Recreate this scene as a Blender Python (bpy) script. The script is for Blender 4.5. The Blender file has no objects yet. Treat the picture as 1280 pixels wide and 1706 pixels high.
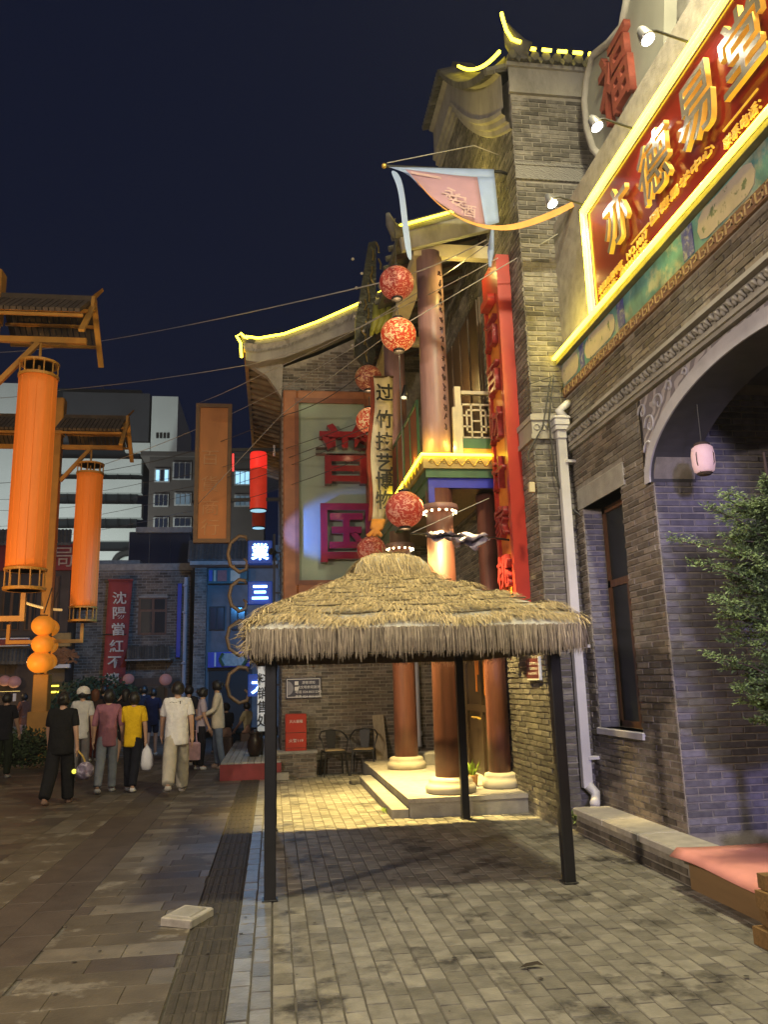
import bpy, math, random
import numpy as np
from mathutils import Vector, Matrix, Euler
random.seed(7); rng = np.random.default_rng(7)
S = bpy.context.scene; COL = S.collection
rad = math.radians; pi = math.pi; sin = math.sin; cos = math.cos

# ------------------------------------------------------------------ camera
H = 1.62; F = 1330.0
RC = np.array([[0.99052895, 0.00227917, 0.13728509],
               [-0.13468726, 0.21040334, 0.9682922],
               [-0.02667834, -0.97761201, 0.20871758]])     # world = RC @ (right, down, forward)
cd = bpy.data.cameras.new('camera'); cam = bpy.data.objects.new('camera', cd); COL.objects.link(cam)
cd.sensor_fit = 'HORIZONTAL'; cd.sensor_width = 36.0; cd.lens = 36.0 * F / 1280.0
cd.clip_start = 0.05; cd.clip_end = 2000
cam.matrix_world = Matrix(((RC[0, 0], -RC[0, 1], -RC[0, 2], 0), (RC[1, 0], -RC[1, 1], -RC[1, 2], 0),
                           (RC[2, 0], -RC[2, 1], -RC[2, 2], H), (0, 0, 0, 1)))
S.camera = cam

def _ray(px, py): return RC @ np.array([px - 640.0, py - 853.0, F])
def at(px, py, Y):                       # point of the photograph at street depth Y
    d = _ray(px, py); t = Y / d[1]; return Vector((d[0] * t, Y, H + d[2] * t))
def atx(px, py, X):                      # point of the photograph on the plane x = X
    d = _ray(px, py); t = X / d[0]; return Vector((X, d[1] * t, H + d[2] * t))
def atz(px, py, z=0.0):                  # point of the photograph at height z
    d = _ray(px, py); t = (z - H) / d[2]; return Vector((d[0] * t, d[1] * t, z))

# ------------------------------------------------------------------ night sky
W = bpy.data.worlds.new('World'); S.world = W; W.use_nodes = True
nt = W.node_tree; bg = nt.nodes['Background']
sky = nt.nodes.new('ShaderNodeTexSky'); sky.sky_type = 'NISHITA'; sky.sun_disc = False
sky.sun_elevation = rad(-4.0); sky.sun_rotation = rad(200); sky.air_density = 1.2; sky.ozone_density = 2.0; sky.dust_density = 1.0
glow = nt.nodes.new('ShaderNodeMixRGB'); glow.blend_type = 'ADD'; glow.inputs[0].default_value = 1.0
glow.inputs[2].default_value = (0.020, 0.062, 0.27, 1)        # the city's glow on the air
nt.links.new(sky.outputs[0], glow.inputs[1]); nt.links.new(glow.outputs[0], bg.inputs[0])
bg.inputs[1].default_value = 0.065

# one weak, very soft "sun": the glow of the lit town above and behind the street
sd = bpy.data.lights.new('sun', 'SUN'); sd.energy = 0.36; sd.angle = rad(100); sd.color = (1.0, 0.86, 0.70)
so = bpy.data.objects.new('sun', sd); COL.objects.link(so); so.rotation_euler = Euler((rad(38), 0, rad(-14)))

def lamp(name, kind, loc, energy, color, size=0.1, aim=None, spot=None, blend=0.6, size_y=None):
    d = bpy.data.lights.new(name, kind); d.energy = energy; d.color = color
    if kind == 'AREA':
        d.size = size
        if size_y: d.shape = 'RECTANGLE'; d.size_y = size_y
    else: d.shadow_soft_size = size
    if kind == 'SPOT': d.spot_size = rad(spot or 60); d.spot_blend = blend
    o = bpy.data.objects.new(name, d); COL.objects.link(o); o.location = loc
    if aim is not None: o.rotation_euler = (Vector(aim) - Vector(loc)).to_track_quat('-Z', 'Y').to_euler()
    return o
# street floodlights that stand behind the photographer and across the street
lamp('street_flood', 'SPOT', (1.2, -4.5, 4.0), 2600, (0.56, 0.50, 1.0), 0.3, (4.6, 7, 1.9), 24, 0.7)
lamp('street_flood', 'AREA', (0.2, -4.5, 5.0), 230, (0.95, 0.85, 0.85), 0.8, (1.4, 8, 2.0))
lamp('street_flood', 'AREA', (-7.0, 1.0, 5.2), 640, (1.0, 0.80, 0.60), 0.6, (3.6, 8, 1.6))
lamp('street_flood', 'AREA', (2.9, 4.3, 9.5), 640, (1.0, 0.90, 0.56), 0.5, (2.2, 5.6, 0))
# downlights in the porch ceiling
lamp('porch_downlight', 'SPOT', (1.55, 10.75, 4.25), 3600, (1.0, 0.73, 0.24), 0.05, (1.75, 10.95, 0), 70, 0.7)
lamp('porch_downlight', 'SPOT', (1.95, 10.0, 4.25), 1500, (1.0, 0.74, 0.26), 0.05, (2.95, 9.85, 0.7), 62, 0.6)
lamp('porch_downlight', 'SPOT', (1.95, 12.6, 4.2), 1300, (1.0, 0.72, 0.26), 0.05, (1.85, 12.9, 0), 66, 0.8)
# light inside the upper floor gallery
lamp('gallery_light', 'POINT', (2.6, 11.8, 6.2), 22, (1.0, 0.68, 0.22), 0.08)
lamp('gallery_light', 'POINT', (2.5, 13.8, 5.4), 30, (1.0, 0.68, 0.25), 0.08)
# facade floods of the far tower and lit street behind
lamp('tower_flood', 'AREA', (-14, 52, 3.0), 2300, (0.90, 1.0, 0.93), 2.0, (-14, 70, 17))
lamp('tower_flood', 'AREA', (-26, 52, 8.0), 1700, (0.90, 0.97, 1.0), 2.0, (-25, 70, 22))
# amber street lamps along the left side
lamp('amber_lamp', 'SPOT', (-6.5, 11.5, 1.0), 700, (1.0, 0.50, 0.10), 0.3, (-4.5, 15.5, 6.3), 75)
lamp('amber_lamp', 'SPOT', (-7.2, 17.5, 1.0), 650, (1.0, 0.52, 0.12), 0.3, (-5.0, 22, 5.5), 75)
lamp('shop_glow', 'POINT', (-9.0, 24.5, 2.6), 120, (1.0, 0.62, 0.25), 0.2)
# unseen point lamps added for neon spill on column foot, wall, sign and eave
for q_ in ((2.04, 10.30, 4.76), (2.46, 10.34, 4.76), (2.03, 11.2, 4.76)): lamp('neon_spill', 'POINT', q_, 5, (1.0, 0.74, 0.12), 0.03)
lamp('neon_spill', 'POINT', (2.55, 10.7, 8.9), 45, (1.0, 0.76, 0.14), 0.1)
lamp('neon_spill', 'POINT', (3.30, 8.35, 5.75), 12, (1.0, 0.80, 0.14), 0.1)
lamp('neon_spill', 'POINT', (3.28, 6.2, 5.42), 4, (1.0, 0.80, 0.14), 0.1)
lamp('eave_neon_fill', 'POINT', (2.62, 10.22, 7.35), 14, (1.0, 0.80, 0.22), 0.05)  # added fill without a fixture, standing in for neon on the eave beam
# blue stage light by the light boxes
lamp('blue_beam', 'SPOT', (-0.45, 17.3, 4.0), 140, (0.16, 0.50, 1.0), 0.1, (-0.05, 9.6, 0.6), 24, 0.9)
lamp('blue_beam', 'SPOT', (-1.3, 19.0, 5.2), 1000, (0.08, 0.40, 1.0), 0.12, (-2.6, 27.0, 3.0), 110)
lamp('blue_beam', 'SPOT', (-0.30, 14.6, 4.4), 260, (0.10, 0.22, 1.0), 0.05, (1.0, 15.56, 4.6), 50)
lamp('blue_beam', 'POINT', (-0.15, 17.3, 3.0), 8, (0.12, 0.42, 1.0), 0.1)

S.view_settings.view_transform = 'Standard'; S.view_settings.look = 'None'
S.view_settings.exposure = 0.0; S.view_settings.gamma = 1.0; S.view_settings.use_curve_mapping = False
S.cycles.use_denoising = True
S.cycles.max_bounces = 6; S.cycles.diffuse_bounces = 3; S.cycles.glossy_bounces = 3
S.cycles.sample_clamp_indirect = 4.0; S.cycles.caustics_reflective = False; S.cycles.caustics_refractive = False

# ------------------------------------------------------------------ materials
MATS = {}
def mat(name, c, rough=0.7, metal=0.0, var=0.25, scale=6.0, island=0.0, bump=0.0, bscale=60.0, emit=None, es=0.0,
        spec=0.5, c2=None, c2scale=2.0, c2lo=0.5, c2hi=0.65, stretch=None, bdist=0.01):
    if name in MATS: return MATS[name]
    m = bpy.data.materials.new(name); m.use_nodes = True; MATS[name] = m
    n = m.node_tree.nodes; l = m.node_tree.links; p = n['Principled BSDF']
    p.inputs['Roughness'].default_value = rough; p.inputs['Metallic'].default_value = metal
    p.inputs['Specular IOR Level'].default_value = spec
    geo = n.new('ShaderNodeNewGeometry')
    co = geo.outputs['Position']
    if stretch:
        mp = n.new('ShaderNodeMapping'); mp.inputs['Scale'].default_value = stretch
        l.new(co, mp.inputs[0]); co = mp.outputs[0]
    nz = n.new('ShaderNodeTexNoise'); nz.inputs['Scale'].default_value = scale; nz.inputs['Detail'].default_value = 6
    l.new(co, nz.inputs['Vector'])
    mr = n.new('ShaderNodeMapRange'); mr.inputs[1].default_value = 0.25; mr.inputs[2].default_value = 0.75
    mr.inputs[3].default_value = 1 - var; mr.inputs[4].default_value = 1 + var
    l.new(nz.outputs[0], mr.inputs[0]); val = mr.outputs[0]
    if island:
        oi = n.new('ShaderNodeObjectInfo'); ad = n.new('ShaderNodeMath'); ad.operation = 'ADD'
        l.new(geo.outputs['Random Per Island'], ad.inputs[0]); l.new(oi.outputs['Random'], ad.inputs[1])
        fr = n.new('ShaderNodeMath'); fr.operation = 'FRACT'; l.new(ad.outputs[0], fr.inputs[0])
        m2 = n.new('ShaderNodeMapRange'); m2.inputs[3].default_value = 1 - island; m2.inputs[4].default_value = 1 + island
        l.new(fr.outputs[0], m2.inputs[0])
        mu = n.new('ShaderNodeMath'); mu.operation = 'MULTIPLY'; l.new(val, mu.inputs[0]); l.new(m2.outputs[0], mu.inputs[1]); val = mu.outputs[0]
    base = n.new('ShaderNodeRGB'); base.outputs[0].default_value = (*c, 1); bc = base.outputs[0]
    if c2:
        n2 = n.new('ShaderNodeTexNoise'); n2.inputs['Scale'].default_value = c2scale; n2.inputs['Detail'].default_value = 8
        n2.inputs['Roughness'].default_value = 0.65
        l.new(co, n2.inputs['Vector'])
        r2 = n.new('ShaderNodeMapRange'); r2.inputs[1].default_value = c2lo; r2.inputs[2].default_value = c2hi
        l.new(n2.outputs[0], r2.inputs[0])
        mx2 = n.new('ShaderNodeMixRGB'); l.new(r2.outputs[0], mx2.inputs[0]); l.new(bc, mx2.inputs[1]); mx2.inputs[2].default_value = (*c2, 1)
        bc = mx2.outputs[0]
    mx = n.new('ShaderNodeVectorMath'); mx.operation = 'SCALE'
    l.new(bc, mx.inputs[0]); l.new(val, mx.inputs['Scale']); l.new(mx.outputs[0], p.inputs['Base Color'])
    if bump:
        bz = n.new('ShaderNodeTexNoise'); bz.inputs['Scale'].default_value = bscale; bz.inputs['Detail'].default_value = 5
        l.new(co, bz.inputs['Vector'])
        b = n.new('ShaderNodeBump'); b.inputs['Strength'].default_value = bump; b.inputs['Distance'].default_value = bdist
        l.new(bz.outputs[0], b.inputs['Height']); l.new(b.outputs[0], p.inputs['Normal'])
    if emit:
        p.inputs['Emission Color'].default_value = (*emit, 1); p.inputs['Emission Strength'].default_value = es
    return m

def lantern_mat(name, ca, cb, es, scale):
    m = bpy.data.materials.new(name); m.use_nodes = True
    n = m.node_tree.nodes; l = m.node_tree.links; p = n['Principled BSDF']
    tc = n.new('ShaderNodeTexCoord'); v = n.new('ShaderNodeTexVoronoi'); v.feature = 'SMOOTH_F1'; v.inputs['Scale'].default_value = scale
    nz = n.new('ShaderNodeTexNoise'); nz.inputs['Scale'].default_value = scale * 0.9; nz.inputs['Detail'].default_value = 2
    l.new(tc.outputs['Object'], nz.inputs['Vector'])
    ad = n.new('ShaderNodeVectorMath'); ad.operation = 'MULTIPLY_ADD'; ad.inputs[1].default_value = (0.16, 0.16, 0.16)
    l.new(nz.outputs['Color'], ad.inputs[0]); l.new(tc.outputs['Object'], ad.inputs[2]); l.new(ad.outputs[0], v.inputs['Vector'])
    wv = n.new('ShaderNodeMath'); wv.operation = 'SINE'; ml = n.new('ShaderNodeMath'); ml.operation = 'MULTIPLY'; ml.inputs[1].default_value = 17
    l.new(v.outputs['Distance'], ml.inputs[0]); l.new(ml.outputs[0], wv.inputs[0])
    r = n.new('ShaderNodeMapRange'); r.inputs[1].default_value = 0.62; r.inputs[2].default_value = 0.8; l.new(wv.outputs[0], r.inputs[0])
    mx = n.new('ShaderNodeMixRGB'); l.new(r.outputs[0], mx.inputs[0]); mx.inputs[1].default_value = (*ca, 1); mx.inputs[2].default_value = (*cb, 1)
    l.new(mx.outputs[0], p.inputs['Base Color']); l.new(mx.outputs[0], p.inputs['Emission Color'])
    p.inputs['Emission Strength'].default_value = es; p.inputs['Roughness'].default_value = 0.5
    return m

def scroll_mat(name, ca, cb, scale, axis_scale, rough=0.6, thr=(0.45, 0.6)):   # painted curling line work
    m = bpy.data.materials.new(name); m.use_nodes = True
    n = m.node_tree.nodes; l = m.node_tree.links; p = n['Principled BSDF']; p.inputs['Roughness'].default_value = rough
    g = n.new('ShaderNodeNewGeometry'); mp = n.new('ShaderNodeMapping'); mp.inputs['Scale'].default_value = axis_scale
    l.new(g.outputs['Position'], mp.inputs[0])
    w = n.new('ShaderNodeTexWave'); w.wave_type = 'RINGS'; w.rings_direction = 'SPHERICAL'; w.inputs['Scale'].default_value = scale
    w.inputs['Distortion'].default_value = 9; w.inputs['Detail'].default_value = 1.5; w.inputs['Detail Scale'].default_value = 1.4
    l.new(mp.outputs[0], w.inputs[0])
    r = n.new('ShaderNodeMapRange'); r.inputs[1].default_value = thr[0]; r.inputs[2].default_value = thr[1]; l.new(w.outputs['Fac'], r.inputs[0])
    mx = n.new('ShaderNodeMixRGB'); l.new(r.outputs[0], mx.inputs[0]); mx.inputs[1].default_value = (*ca, 1); mx.inputs[2].default_value = (*cb, 1)
    l.new(mx.outputs[0], p.inputs['Base Color'])
    return m

M_mortar = mat('mortar', (0.30, 0.275, 0.24), 0.9, var=0.3, scale=9, bump=0.4)
M_brick = mat('grey brick', (0.15, 0.122, 0.097), 0.85, var=0.35, scale=14, island=0.45, bump=0.6, bscale=90, c2=(0.19, 0.175, 0.155), c2scale=1.3)
M_brick2 = mat('old grey brick', (0.13, 0.12, 0.105), 0.85, var=0.35, scale=14, island=0.45, bump=0.6, bscale=90, c2=(0.23, 0.215, 0.19), c2scale=1.1)
M_paver = mat('paving brick', (0.205, 0.193, 0.165), 0.62, var=0.3, scale=8, island=0.30, bump=0.7, bscale=45, c2=(0.05, 0.046, 0.042), c2scale=1.7, c2lo=0.54, c2hi=0.63)
M_joint = mat('sand joint', (0.11, 0.10, 0.085), 0.9, var=0.3, scale=20)
M_ground = mat('ground', (0.10, 0.095, 0.085), 0.85, var=0.3, scale=3)
M_slab = mat('street slab', (0.09, 0.074, 0.054), 0.6, var=0.3, scale=4, island=0.10, bump=0.4, bscale=40, c2=(0.185, 0.165, 0.135), c2scale=2.2, c2lo=0.56, c2hi=0.62)
M_slab_light = mat('light street slab', (0.135, 0.118, 0.095), 0.5, var=0.3, scale=5, island=0.15, bump=0.35, bscale=40)
M_slab_dark = mat('dark street slab', (0.07, 0.056, 0.046), 0.55, var=0.25, scale=5, island=0.12, bump=0.35, bscale=40)
M_kerb = mat('pale edge stone', (0.19, 0.185, 0.175), 0.42, var=0.3, scale=7, island=0.25, bump=0.5, bscale=40)
M_tact = mat('tactile tile', (0.05, 0.042, 0.032), 0.75, var=0.3, scale=12, island=0.2, bump=0.4)
M_stone = mat('pale stone', (0.42, 0.39, 0.34), 0.7, var=0.2, scale=9, bump=0.35, bscale=60, c2=(0.25, 0.23, 0.2), c2scale=2.2, c2lo=0.55, c2hi=0.7)
M_conc = mat('concrete', (0.30, 0.285, 0.26), 0.85, var=0.25, scale=7, bump=0.5)
M_plaster = mat('grey plaster', (0.36, 0.34, 0.31), 0.85, var=0.2, scale=5, bump=0.25, c2=(0.22, 0.21, 0.19), c2scale=2.5, stretch=(1, 1, 0.35))
M_lav = mat('pale lavender plaster', (0.46, 0.45, 0.50), 0.8, var=0.12, scale=6, bump=0.2)
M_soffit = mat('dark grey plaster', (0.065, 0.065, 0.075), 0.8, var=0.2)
M_roof = mat('grey roof tile', (0.10, 0.097, 0.09), 0.75, var=0.3, scale=8, island=0.3, bump=0.3)
M_wood = mat('dark brown wood', (0.075, 0.042, 0.022), 0.5, var=0.35, scale=8, stretch=(8, 8, 0.8), bump=0.2)
M_ceil = mat('brown boards', (0.14, 0.095, 0.05), 0.7, var=0.35, scale=10, stretch=(10, 1, 1))
M_timber = mat('yellow timber', (0.22, 0.125, 0.045), 0.6, var=0.35, scale=6, stretch=(1, 9, 9), bump=0.3)
M_bronze = mat('greyish red column paint', (0.33, 0.19, 0.18), 0.42, var=0.22, scale=4, stretch=(4, 4, 0.5), bump=0.15, bscale=20)
M_shaft = mat('dark red brown column paint', (0.12, 0.042, 0.03), 0.5, var=0.3, scale=4, stretch=(4, 4, 0.5), bump=0.2, bscale=20)
M_red = mat('red lacquer', (0.42, 0.035, 0.022), 0.35, var=0.15, scale=3)
M_orange = mat('orange lacquer', (0.62, 0.20, 0.03), 0.45, var=0.15, scale=3)
M_dred = mat('dark red carved wood', (0.26, 0.025, 0.025), 0.35, var=0.25, scale=20, bump=0.6, bscale=30, bdist=0.02)
M_gold = mat('gold paint', (0.62, 0.42, 0.10), 0.35, metal=0.5, var=0.2)
M_goldl = mat('bright gold letter face', (0.30, 0.25, 0.16), 0.25, metal=0.5, var=0.15)
M_golde = mat('gold edge with neon glow', (0.8, 0.5, 0.1), 0.4, emit=(1.0, 0.52, 0.06), es=0.22)  # emission stands in for neon light falling on the gilding
M_neon = mat('yellow neon tube', (1, 0.9, 0.3), 0.4, var=0, emit=(1.0, 0.76, 0.030), es=12.0)
M_neon_hot = mat('bright yellow neon tube', (1, 0.9, 0.3), 0.4, var=0, emit=(1.0, 0.74, 0.022), es=18.0)
M_signred = mat('glossy red sign face', (0.20, 0.018, 0.008), 0.14, var=0.12, scale=1.5)
M_lens = mat('lit flood lens', (1, 1, 1), 0.3, var=0, emit=(1, 0.98, 0.92), es=30)
M_black = mat('black steel', (0.022, 0.022, 0.024), 0.38, var=0.2, metal=0.3)
M_blk = mat('black', (0.012, 0.012, 0.012), 0.6, var=0.1)
M_white = mat('white paint', (0.72, 0.72, 0.72), 0.5, var=0.08)
M_pipe = mat('pale pipe', (0.58, 0.57, 0.60), 0.45, var=0.12, scale=3)
M_green = mat('green paint', (0.05, 0.13, 0.06), 0.5, var=0.25)
M_blue = mat('blue paint', (0.03, 0.04, 0.45), 0.45, var=0.15)
M_cream = mat('cream paint', (0.60, 0.52, 0.34), 0.5, var=0.12)
M_yel = mat('yellow ochre steel', (0.46, 0.225, 0.035), 0.5, var=0.18, scale=3)
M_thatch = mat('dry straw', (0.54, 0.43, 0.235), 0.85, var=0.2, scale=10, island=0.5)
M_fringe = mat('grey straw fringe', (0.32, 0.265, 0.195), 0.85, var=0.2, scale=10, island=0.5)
M_tarp = mat('white tarpaulin', (0.50, 0.49, 0.46), 0.7, var=0.1)
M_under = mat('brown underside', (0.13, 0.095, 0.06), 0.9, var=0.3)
M_leaf = mat('conifer leaf', (0.12, 0.18, 0.06), 0.6, var=0.35, scale=5, island=0.5)
M_leaf2 = mat('dark hedge leaf', (0.035, 0.06, 0.022), 0.65, var=0.35, scale=5, island=0.5)
M_leaf3 = mat('yellow green leaf', (0.20, 0.30, 0.035), 0.5, var=0.2, island=0.3)
M_bark = mat('bark', (0.09, 0.065, 0.045), 0.9, var=0.3, bump=0.5)
M_skin = mat('skin', (0.42, 0.25, 0.17), 0.55, var=0.06)
M_hair = mat('black hair', (0.012, 0.010, 0.009), 0.45, var=0.2)
M_glass = mat('dark glass', (0.02, 0.024, 0.028), 0.3, var=0.1, spec=0.25)
M_glassb = mat('blue black glass', (0.012, 0.02, 0.045), 0.12, var=0.1)
M_wire = mat('wire', (0.42, 0.40, 0.38), 0.5, var=0.1)
M_cord = mat('dark cable', (0.05, 0.05, 0.05), 0.6, var=0.1)

# ------------------------------------------------------------------ building blocks
WL = {}
def wl(o): return WL.get(o.name, Vector((0, 0, 0)))
def link(o, parent=None, loc=None):
    COL.objects.link(o)
    o.parent = parent
    if loc is None:                                   # built in world coordinates
        o.location = -wl(parent) if parent is not None else (0, 0, 0)
        WL[o.name] = Vector((0, 0, 0))
    else:
        o.location = Vector(loc) - (wl(parent) if parent is not None else Vector((0, 0, 0)))
        WL[o.name] = Vector(loc)
    return o
def tag(o, label=None, cat=None, group=None, kind=None):
    if label: o['label'] = label
    if cat: o['category'] = cat
    if group: o['group'] = group
    if kind: o['kind'] = kind
    return o
def thing(name, label, cat, loc=(0, 0, 0), group=None):
    o = bpy.data.objects.new(name, None); o.empty_display_size = 0.1; link(o, None, loc)
    return tag(o, label, cat, group)

def dup(root, loc, label, rz=None, group=None):      # copy of a thing with its parts and sub-parts
    r = root.copy(); COL.objects.link(r); r.location = loc; r['label'] = label
    if group: r['group'] = group
    if rz is not None: r.rotation_euler = (0, 0, rz)
    for ch in list(root.children):
        c = ch.copy(); COL.objects.link(c); c.parent = r
        for g in list(ch.children):
            d = g.copy(); COL.objects.link(d); d.parent = c
    return r

class MB:
    def __init__(s): s.v = []; s.f = []; s.k = []
    def add(s, vs, fs):
        b = len(s.v); s.k.append((b, len(s.f))); s.v += [tuple(x) for x in vs]; s.f += [tuple(i + b for i in q) for q in fs]; return s
    def box(s, x0, y0, z0, x1, y1, z1):
        return s.add([(x0, y0, z0), (x1, y0, z0), (x1, y1, z0), (x0, y1, z0), (x0, y0, z1), (x1, y0, z1), (x1, y1, z1), (x0, y1, z1)],
                     [(3, 2, 1, 0), (4, 5, 6, 7), (0, 1, 5, 4), (1, 2, 6, 5), (2, 3, 7, 6), (3, 0, 4, 7)])
    def bbox(s, x0, y0, z0, x1, y1, z1, b=0.01):       # box with chamfered vertical and top edges
        pts = [(x0 + b, y0), (x1 - b, y0), (x1, y0 + b), (x1, y1 - b), (x1 - b, y1), (x0 + b, y1), (x0, y1 - b), (x0, y0 + b)]
        cx, cy = (x0 + x1) / 2, (y0 + y1) / 2
        sx, sy = max(0.01, 1 - 2 * b / max(1e-6, abs(x1 - x0))), max(0.01, 1 - 2 * b / max(1e-6, abs(y1 - y0)))
        vs = [(x, y, z0) for x, y in pts] + [(x, y, z1 - b) for x, y in pts] + [(cx + (x - cx) * sx, cy + (y - cy) * sy, z1) for x, y in pts]
        fs = [tuple(range(7, -1, -1)), tuple(range(16, 24))]
        for k in (0, 8):
            for i in range(8): j = (i + 1) % 8; fs.append((k + i, k + j, k + j + 8, k + i + 8))
        return s.add(vs, fs)
    def beam(s, a, b, w, h, up=(0, 0, 1)):             # rectangular bar from a to b
        a = Vector(a); b = Vector(b); d = (b - a).normalized(); u = Vector(up)
        if abs(d.dot(u)) > 0.98: u = Vector((0, 1, 0))
        r = d.cross(u).normalized(); u = r.cross(d)
        vs = []
        for p in (a, b):
            for i, j in ((-1, -1), (1, -1), (1, 1), (-1, 1)): vs.append(p + r * (w / 2 * i) + u * (h / 2 * j))
        return s.add(vs, [(0, 1, 2, 3), (7, 6, 5, 4), (0, 4, 5, 1), (1, 5, 6, 2), (2, 6, 7, 3), (3, 7, 4, 0)])
    def tube(s, pts, r, n=8, caps=True):
        pts = [Vector(p) for p in pts]; m = len(pts); rs = r if isinstance(r, (list, tuple)) else [r] * m
        vs = []; prev = None
        for i, p in enumerate(pts):
            d = (pts[min(i + 1, m - 1)] - pts[max(i - 1, 0)])
            d = d.normalized() if d.length > 1e-9 else Vector((0, 0, 1))
            if prev is None:
                u = Vector((0, 0, 1)) if abs(d.z) < 0.9 else Vector((1, 0, 0)); prev = (u - d * u.dot(d)).normalized()
            else:
                prev = prev - d * prev.dot(d); prev = prev.normalized() if prev.length > 1e-6 else d.orthogonal().normalized()
            q = d.cross(prev)
            for k in range(n):
                t = 2 * pi * k / n; vs.append(p + (prev * cos(t) + q * sin(t)) * rs[i])
        fs = []
        for i in range(m - 1):
            for k in range(n): k2 = (k + 1) % n; fs.append((i * n + k, i * n + k2, (i + 1) * n + k2, (i + 1) * n + k))
        if caps: fs += [tuple(range(n - 1, -1, -1)), tuple((m - 1) * n + k for k in range(n))]
        return s.add(vs, fs)
    def lathe(s, c, prof, n=24, sx=1.0, sy=1.0):       # profile of (radius, height) turned about a vertical axis
        cx, cy, cz = c; vs = []
        for r, z in prof:
            for k in range(n): t = 2 * pi * k / n; vs.append((cx + r * cos(t) * sx, cy + r * sin(t) * sy, cz + z))
        fs = []
        for i in range(len(prof) - 1):
            for k in range(n): k2 = (k + 1) % n; fs.append((i * n + k, i * n + k2, (i + 1) * n + k2, (i + 1) * n + k))
        m = len(prof) - 1
        fs += [tuple(range(n - 1, -1, -1)), tuple(m * n + k for k in range(n))]
        return s.add(vs, fs)
    def ball(s, c, r, n=16, m=10, sz=1.0):
        prof = [(max(1e-4, r * sin(pi * i / m)), -r * sz * cos(pi * i / m)) for i in range(m + 1)]
        return s.lathe(c, prof, n)
    def prism(s, poly, off):                           # polygon of 3-D points pushed by the vector off
        poly = [Vector(p) for p in poly]; off = Vector(off); n = len(poly)
        fs = [tuple(range(n)), tuple(range(2 * n - 1, n - 1, -1))] + [(i, i + n, (i + 1) % n + n, (i + 1) % n) for i in range(n)]
        return s.add(poly + [p + off for p in poly], fs)
    def strip(s, A, B):                                # quads between two polylines
        n = len(A); return s.add(list(A) + list(B), [(i, i + 1, n + i + 1, n + i) for i in range(n - 1)])
    def mesh(s, name):
        me = bpy.data.meshes.new(name); me.from_pydata(s.v, [], s.f); me.validate(); return me
    def build(s, name, m, parent=None, smooth=False, loc=None, kind=None, label=None):
        me = s.mesh(name)
        if m: me.materials.append(m)
        if smooth: me.polygons.foreach_set('use_smooth', [True] * len(me.polygons))
        o = bpy.data.objects.new(name, me); link(o, parent, loc)
        if kind: o['kind'] = kind
        if label: o['label'] = label
        return o

def pieces(mb, name, m, parent, smooth=False):        # every added shape becomes a part of its own; alike shapes share a mesh
    ends = mb.k[1:] + [(len(mb.v), len(mb.f))]; cache = {}
    for (v0, f0), (v1, f1) in zip(mb.k, ends):
        vs = mb.v[v0:v1]; c = Vector((sum(p[0] for p in vs), sum(p[1] for p in vs), sum(p[2] for p in vs))) / len(vs)
        loc = [tuple(Vector(p) - c) for p in vs]; key = (len(vs), tuple(round(q, 3) for p in loc for q in p))
        if key not in cache:
            me = bpy.data.meshes.new(name); me.from_pydata(loc, [], [tuple(i - v0 for i in f) for f in mb.f[f0:f1]]); me.materials.append(m)
            if smooth: me.polygons.foreach_set('use_smooth', [True] * len(me.polygons))
            cache[key] = me
        o = bpy.data.objects.new(name, cache[key]); COL.objects.link(o); o.parent = parent; o.location = c - wl(parent)

def fixnormals(me):
    import bmesh
    b = bmesh.new(); b.from_mesh(me); bmesh.ops.recalc_face_normals(b, faces=b.faces); b.to_mesh(me); b.free()

TXT = {}
def text_mesh(body, extrude=0.0, offset=0.0):
    k = (body, extrude, offset)
    if k in TXT: return TXT[k]
    c = bpy.data.curves.new('lettering', 'FONT'); c.body = body; c.align_x = 'CENTER'; c.align_y = 'CENTER'
    c.extrude = extrude; c.offset = offset; c.resolution_u = 3; c.size = 1.0
    o = bpy.data.objects.new('lettering', c)
    me = bpy.data.meshes.new_from_object(o); bpy.data.objects.remove(o)
    if len(me.vertices):                               # centre on the ink
        co = np.empty(len(me.vertices) * 3); me.vertices.foreach_get('co', co); co = co.reshape(-1, 3)
        co[:, :2] -= (co[:, :2].max(0) + co[:, :2].min(0)) / 2; me.vertices.foreach_set('co', co.ravel())
    TXT[k] = me; return me
def lettering(name, body, pos, xdir, ydir, sx, sy, m, parent=None, extrude=0.0, offset=0.01, m2=None):
    me = text_mesh(body, extrude, offset).copy(); me.materials.clear(); me.materials.append(m)
    x = Vector(xdir).normalized(); y = Vector(ydir).normalized(); z = x.cross(y)
    M = Matrix(((x.x * sx, y.x * sy, z.x, pos[0]), (x.y * sx, y.y * sy, z.y, pos[1]), (x.z * sx, y.z * sy, z.z, pos[2]), (0, 0, 0, 1)))
    me.transform(M)
    if m2:
        me.materials.append(m2)
        for p in me.polygons:
            if abs(p.normal.dot(z)) < 0.5: p.material_index = 1
    o = bpy.data.objects.new(name, me); link(o, parent); return o

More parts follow.
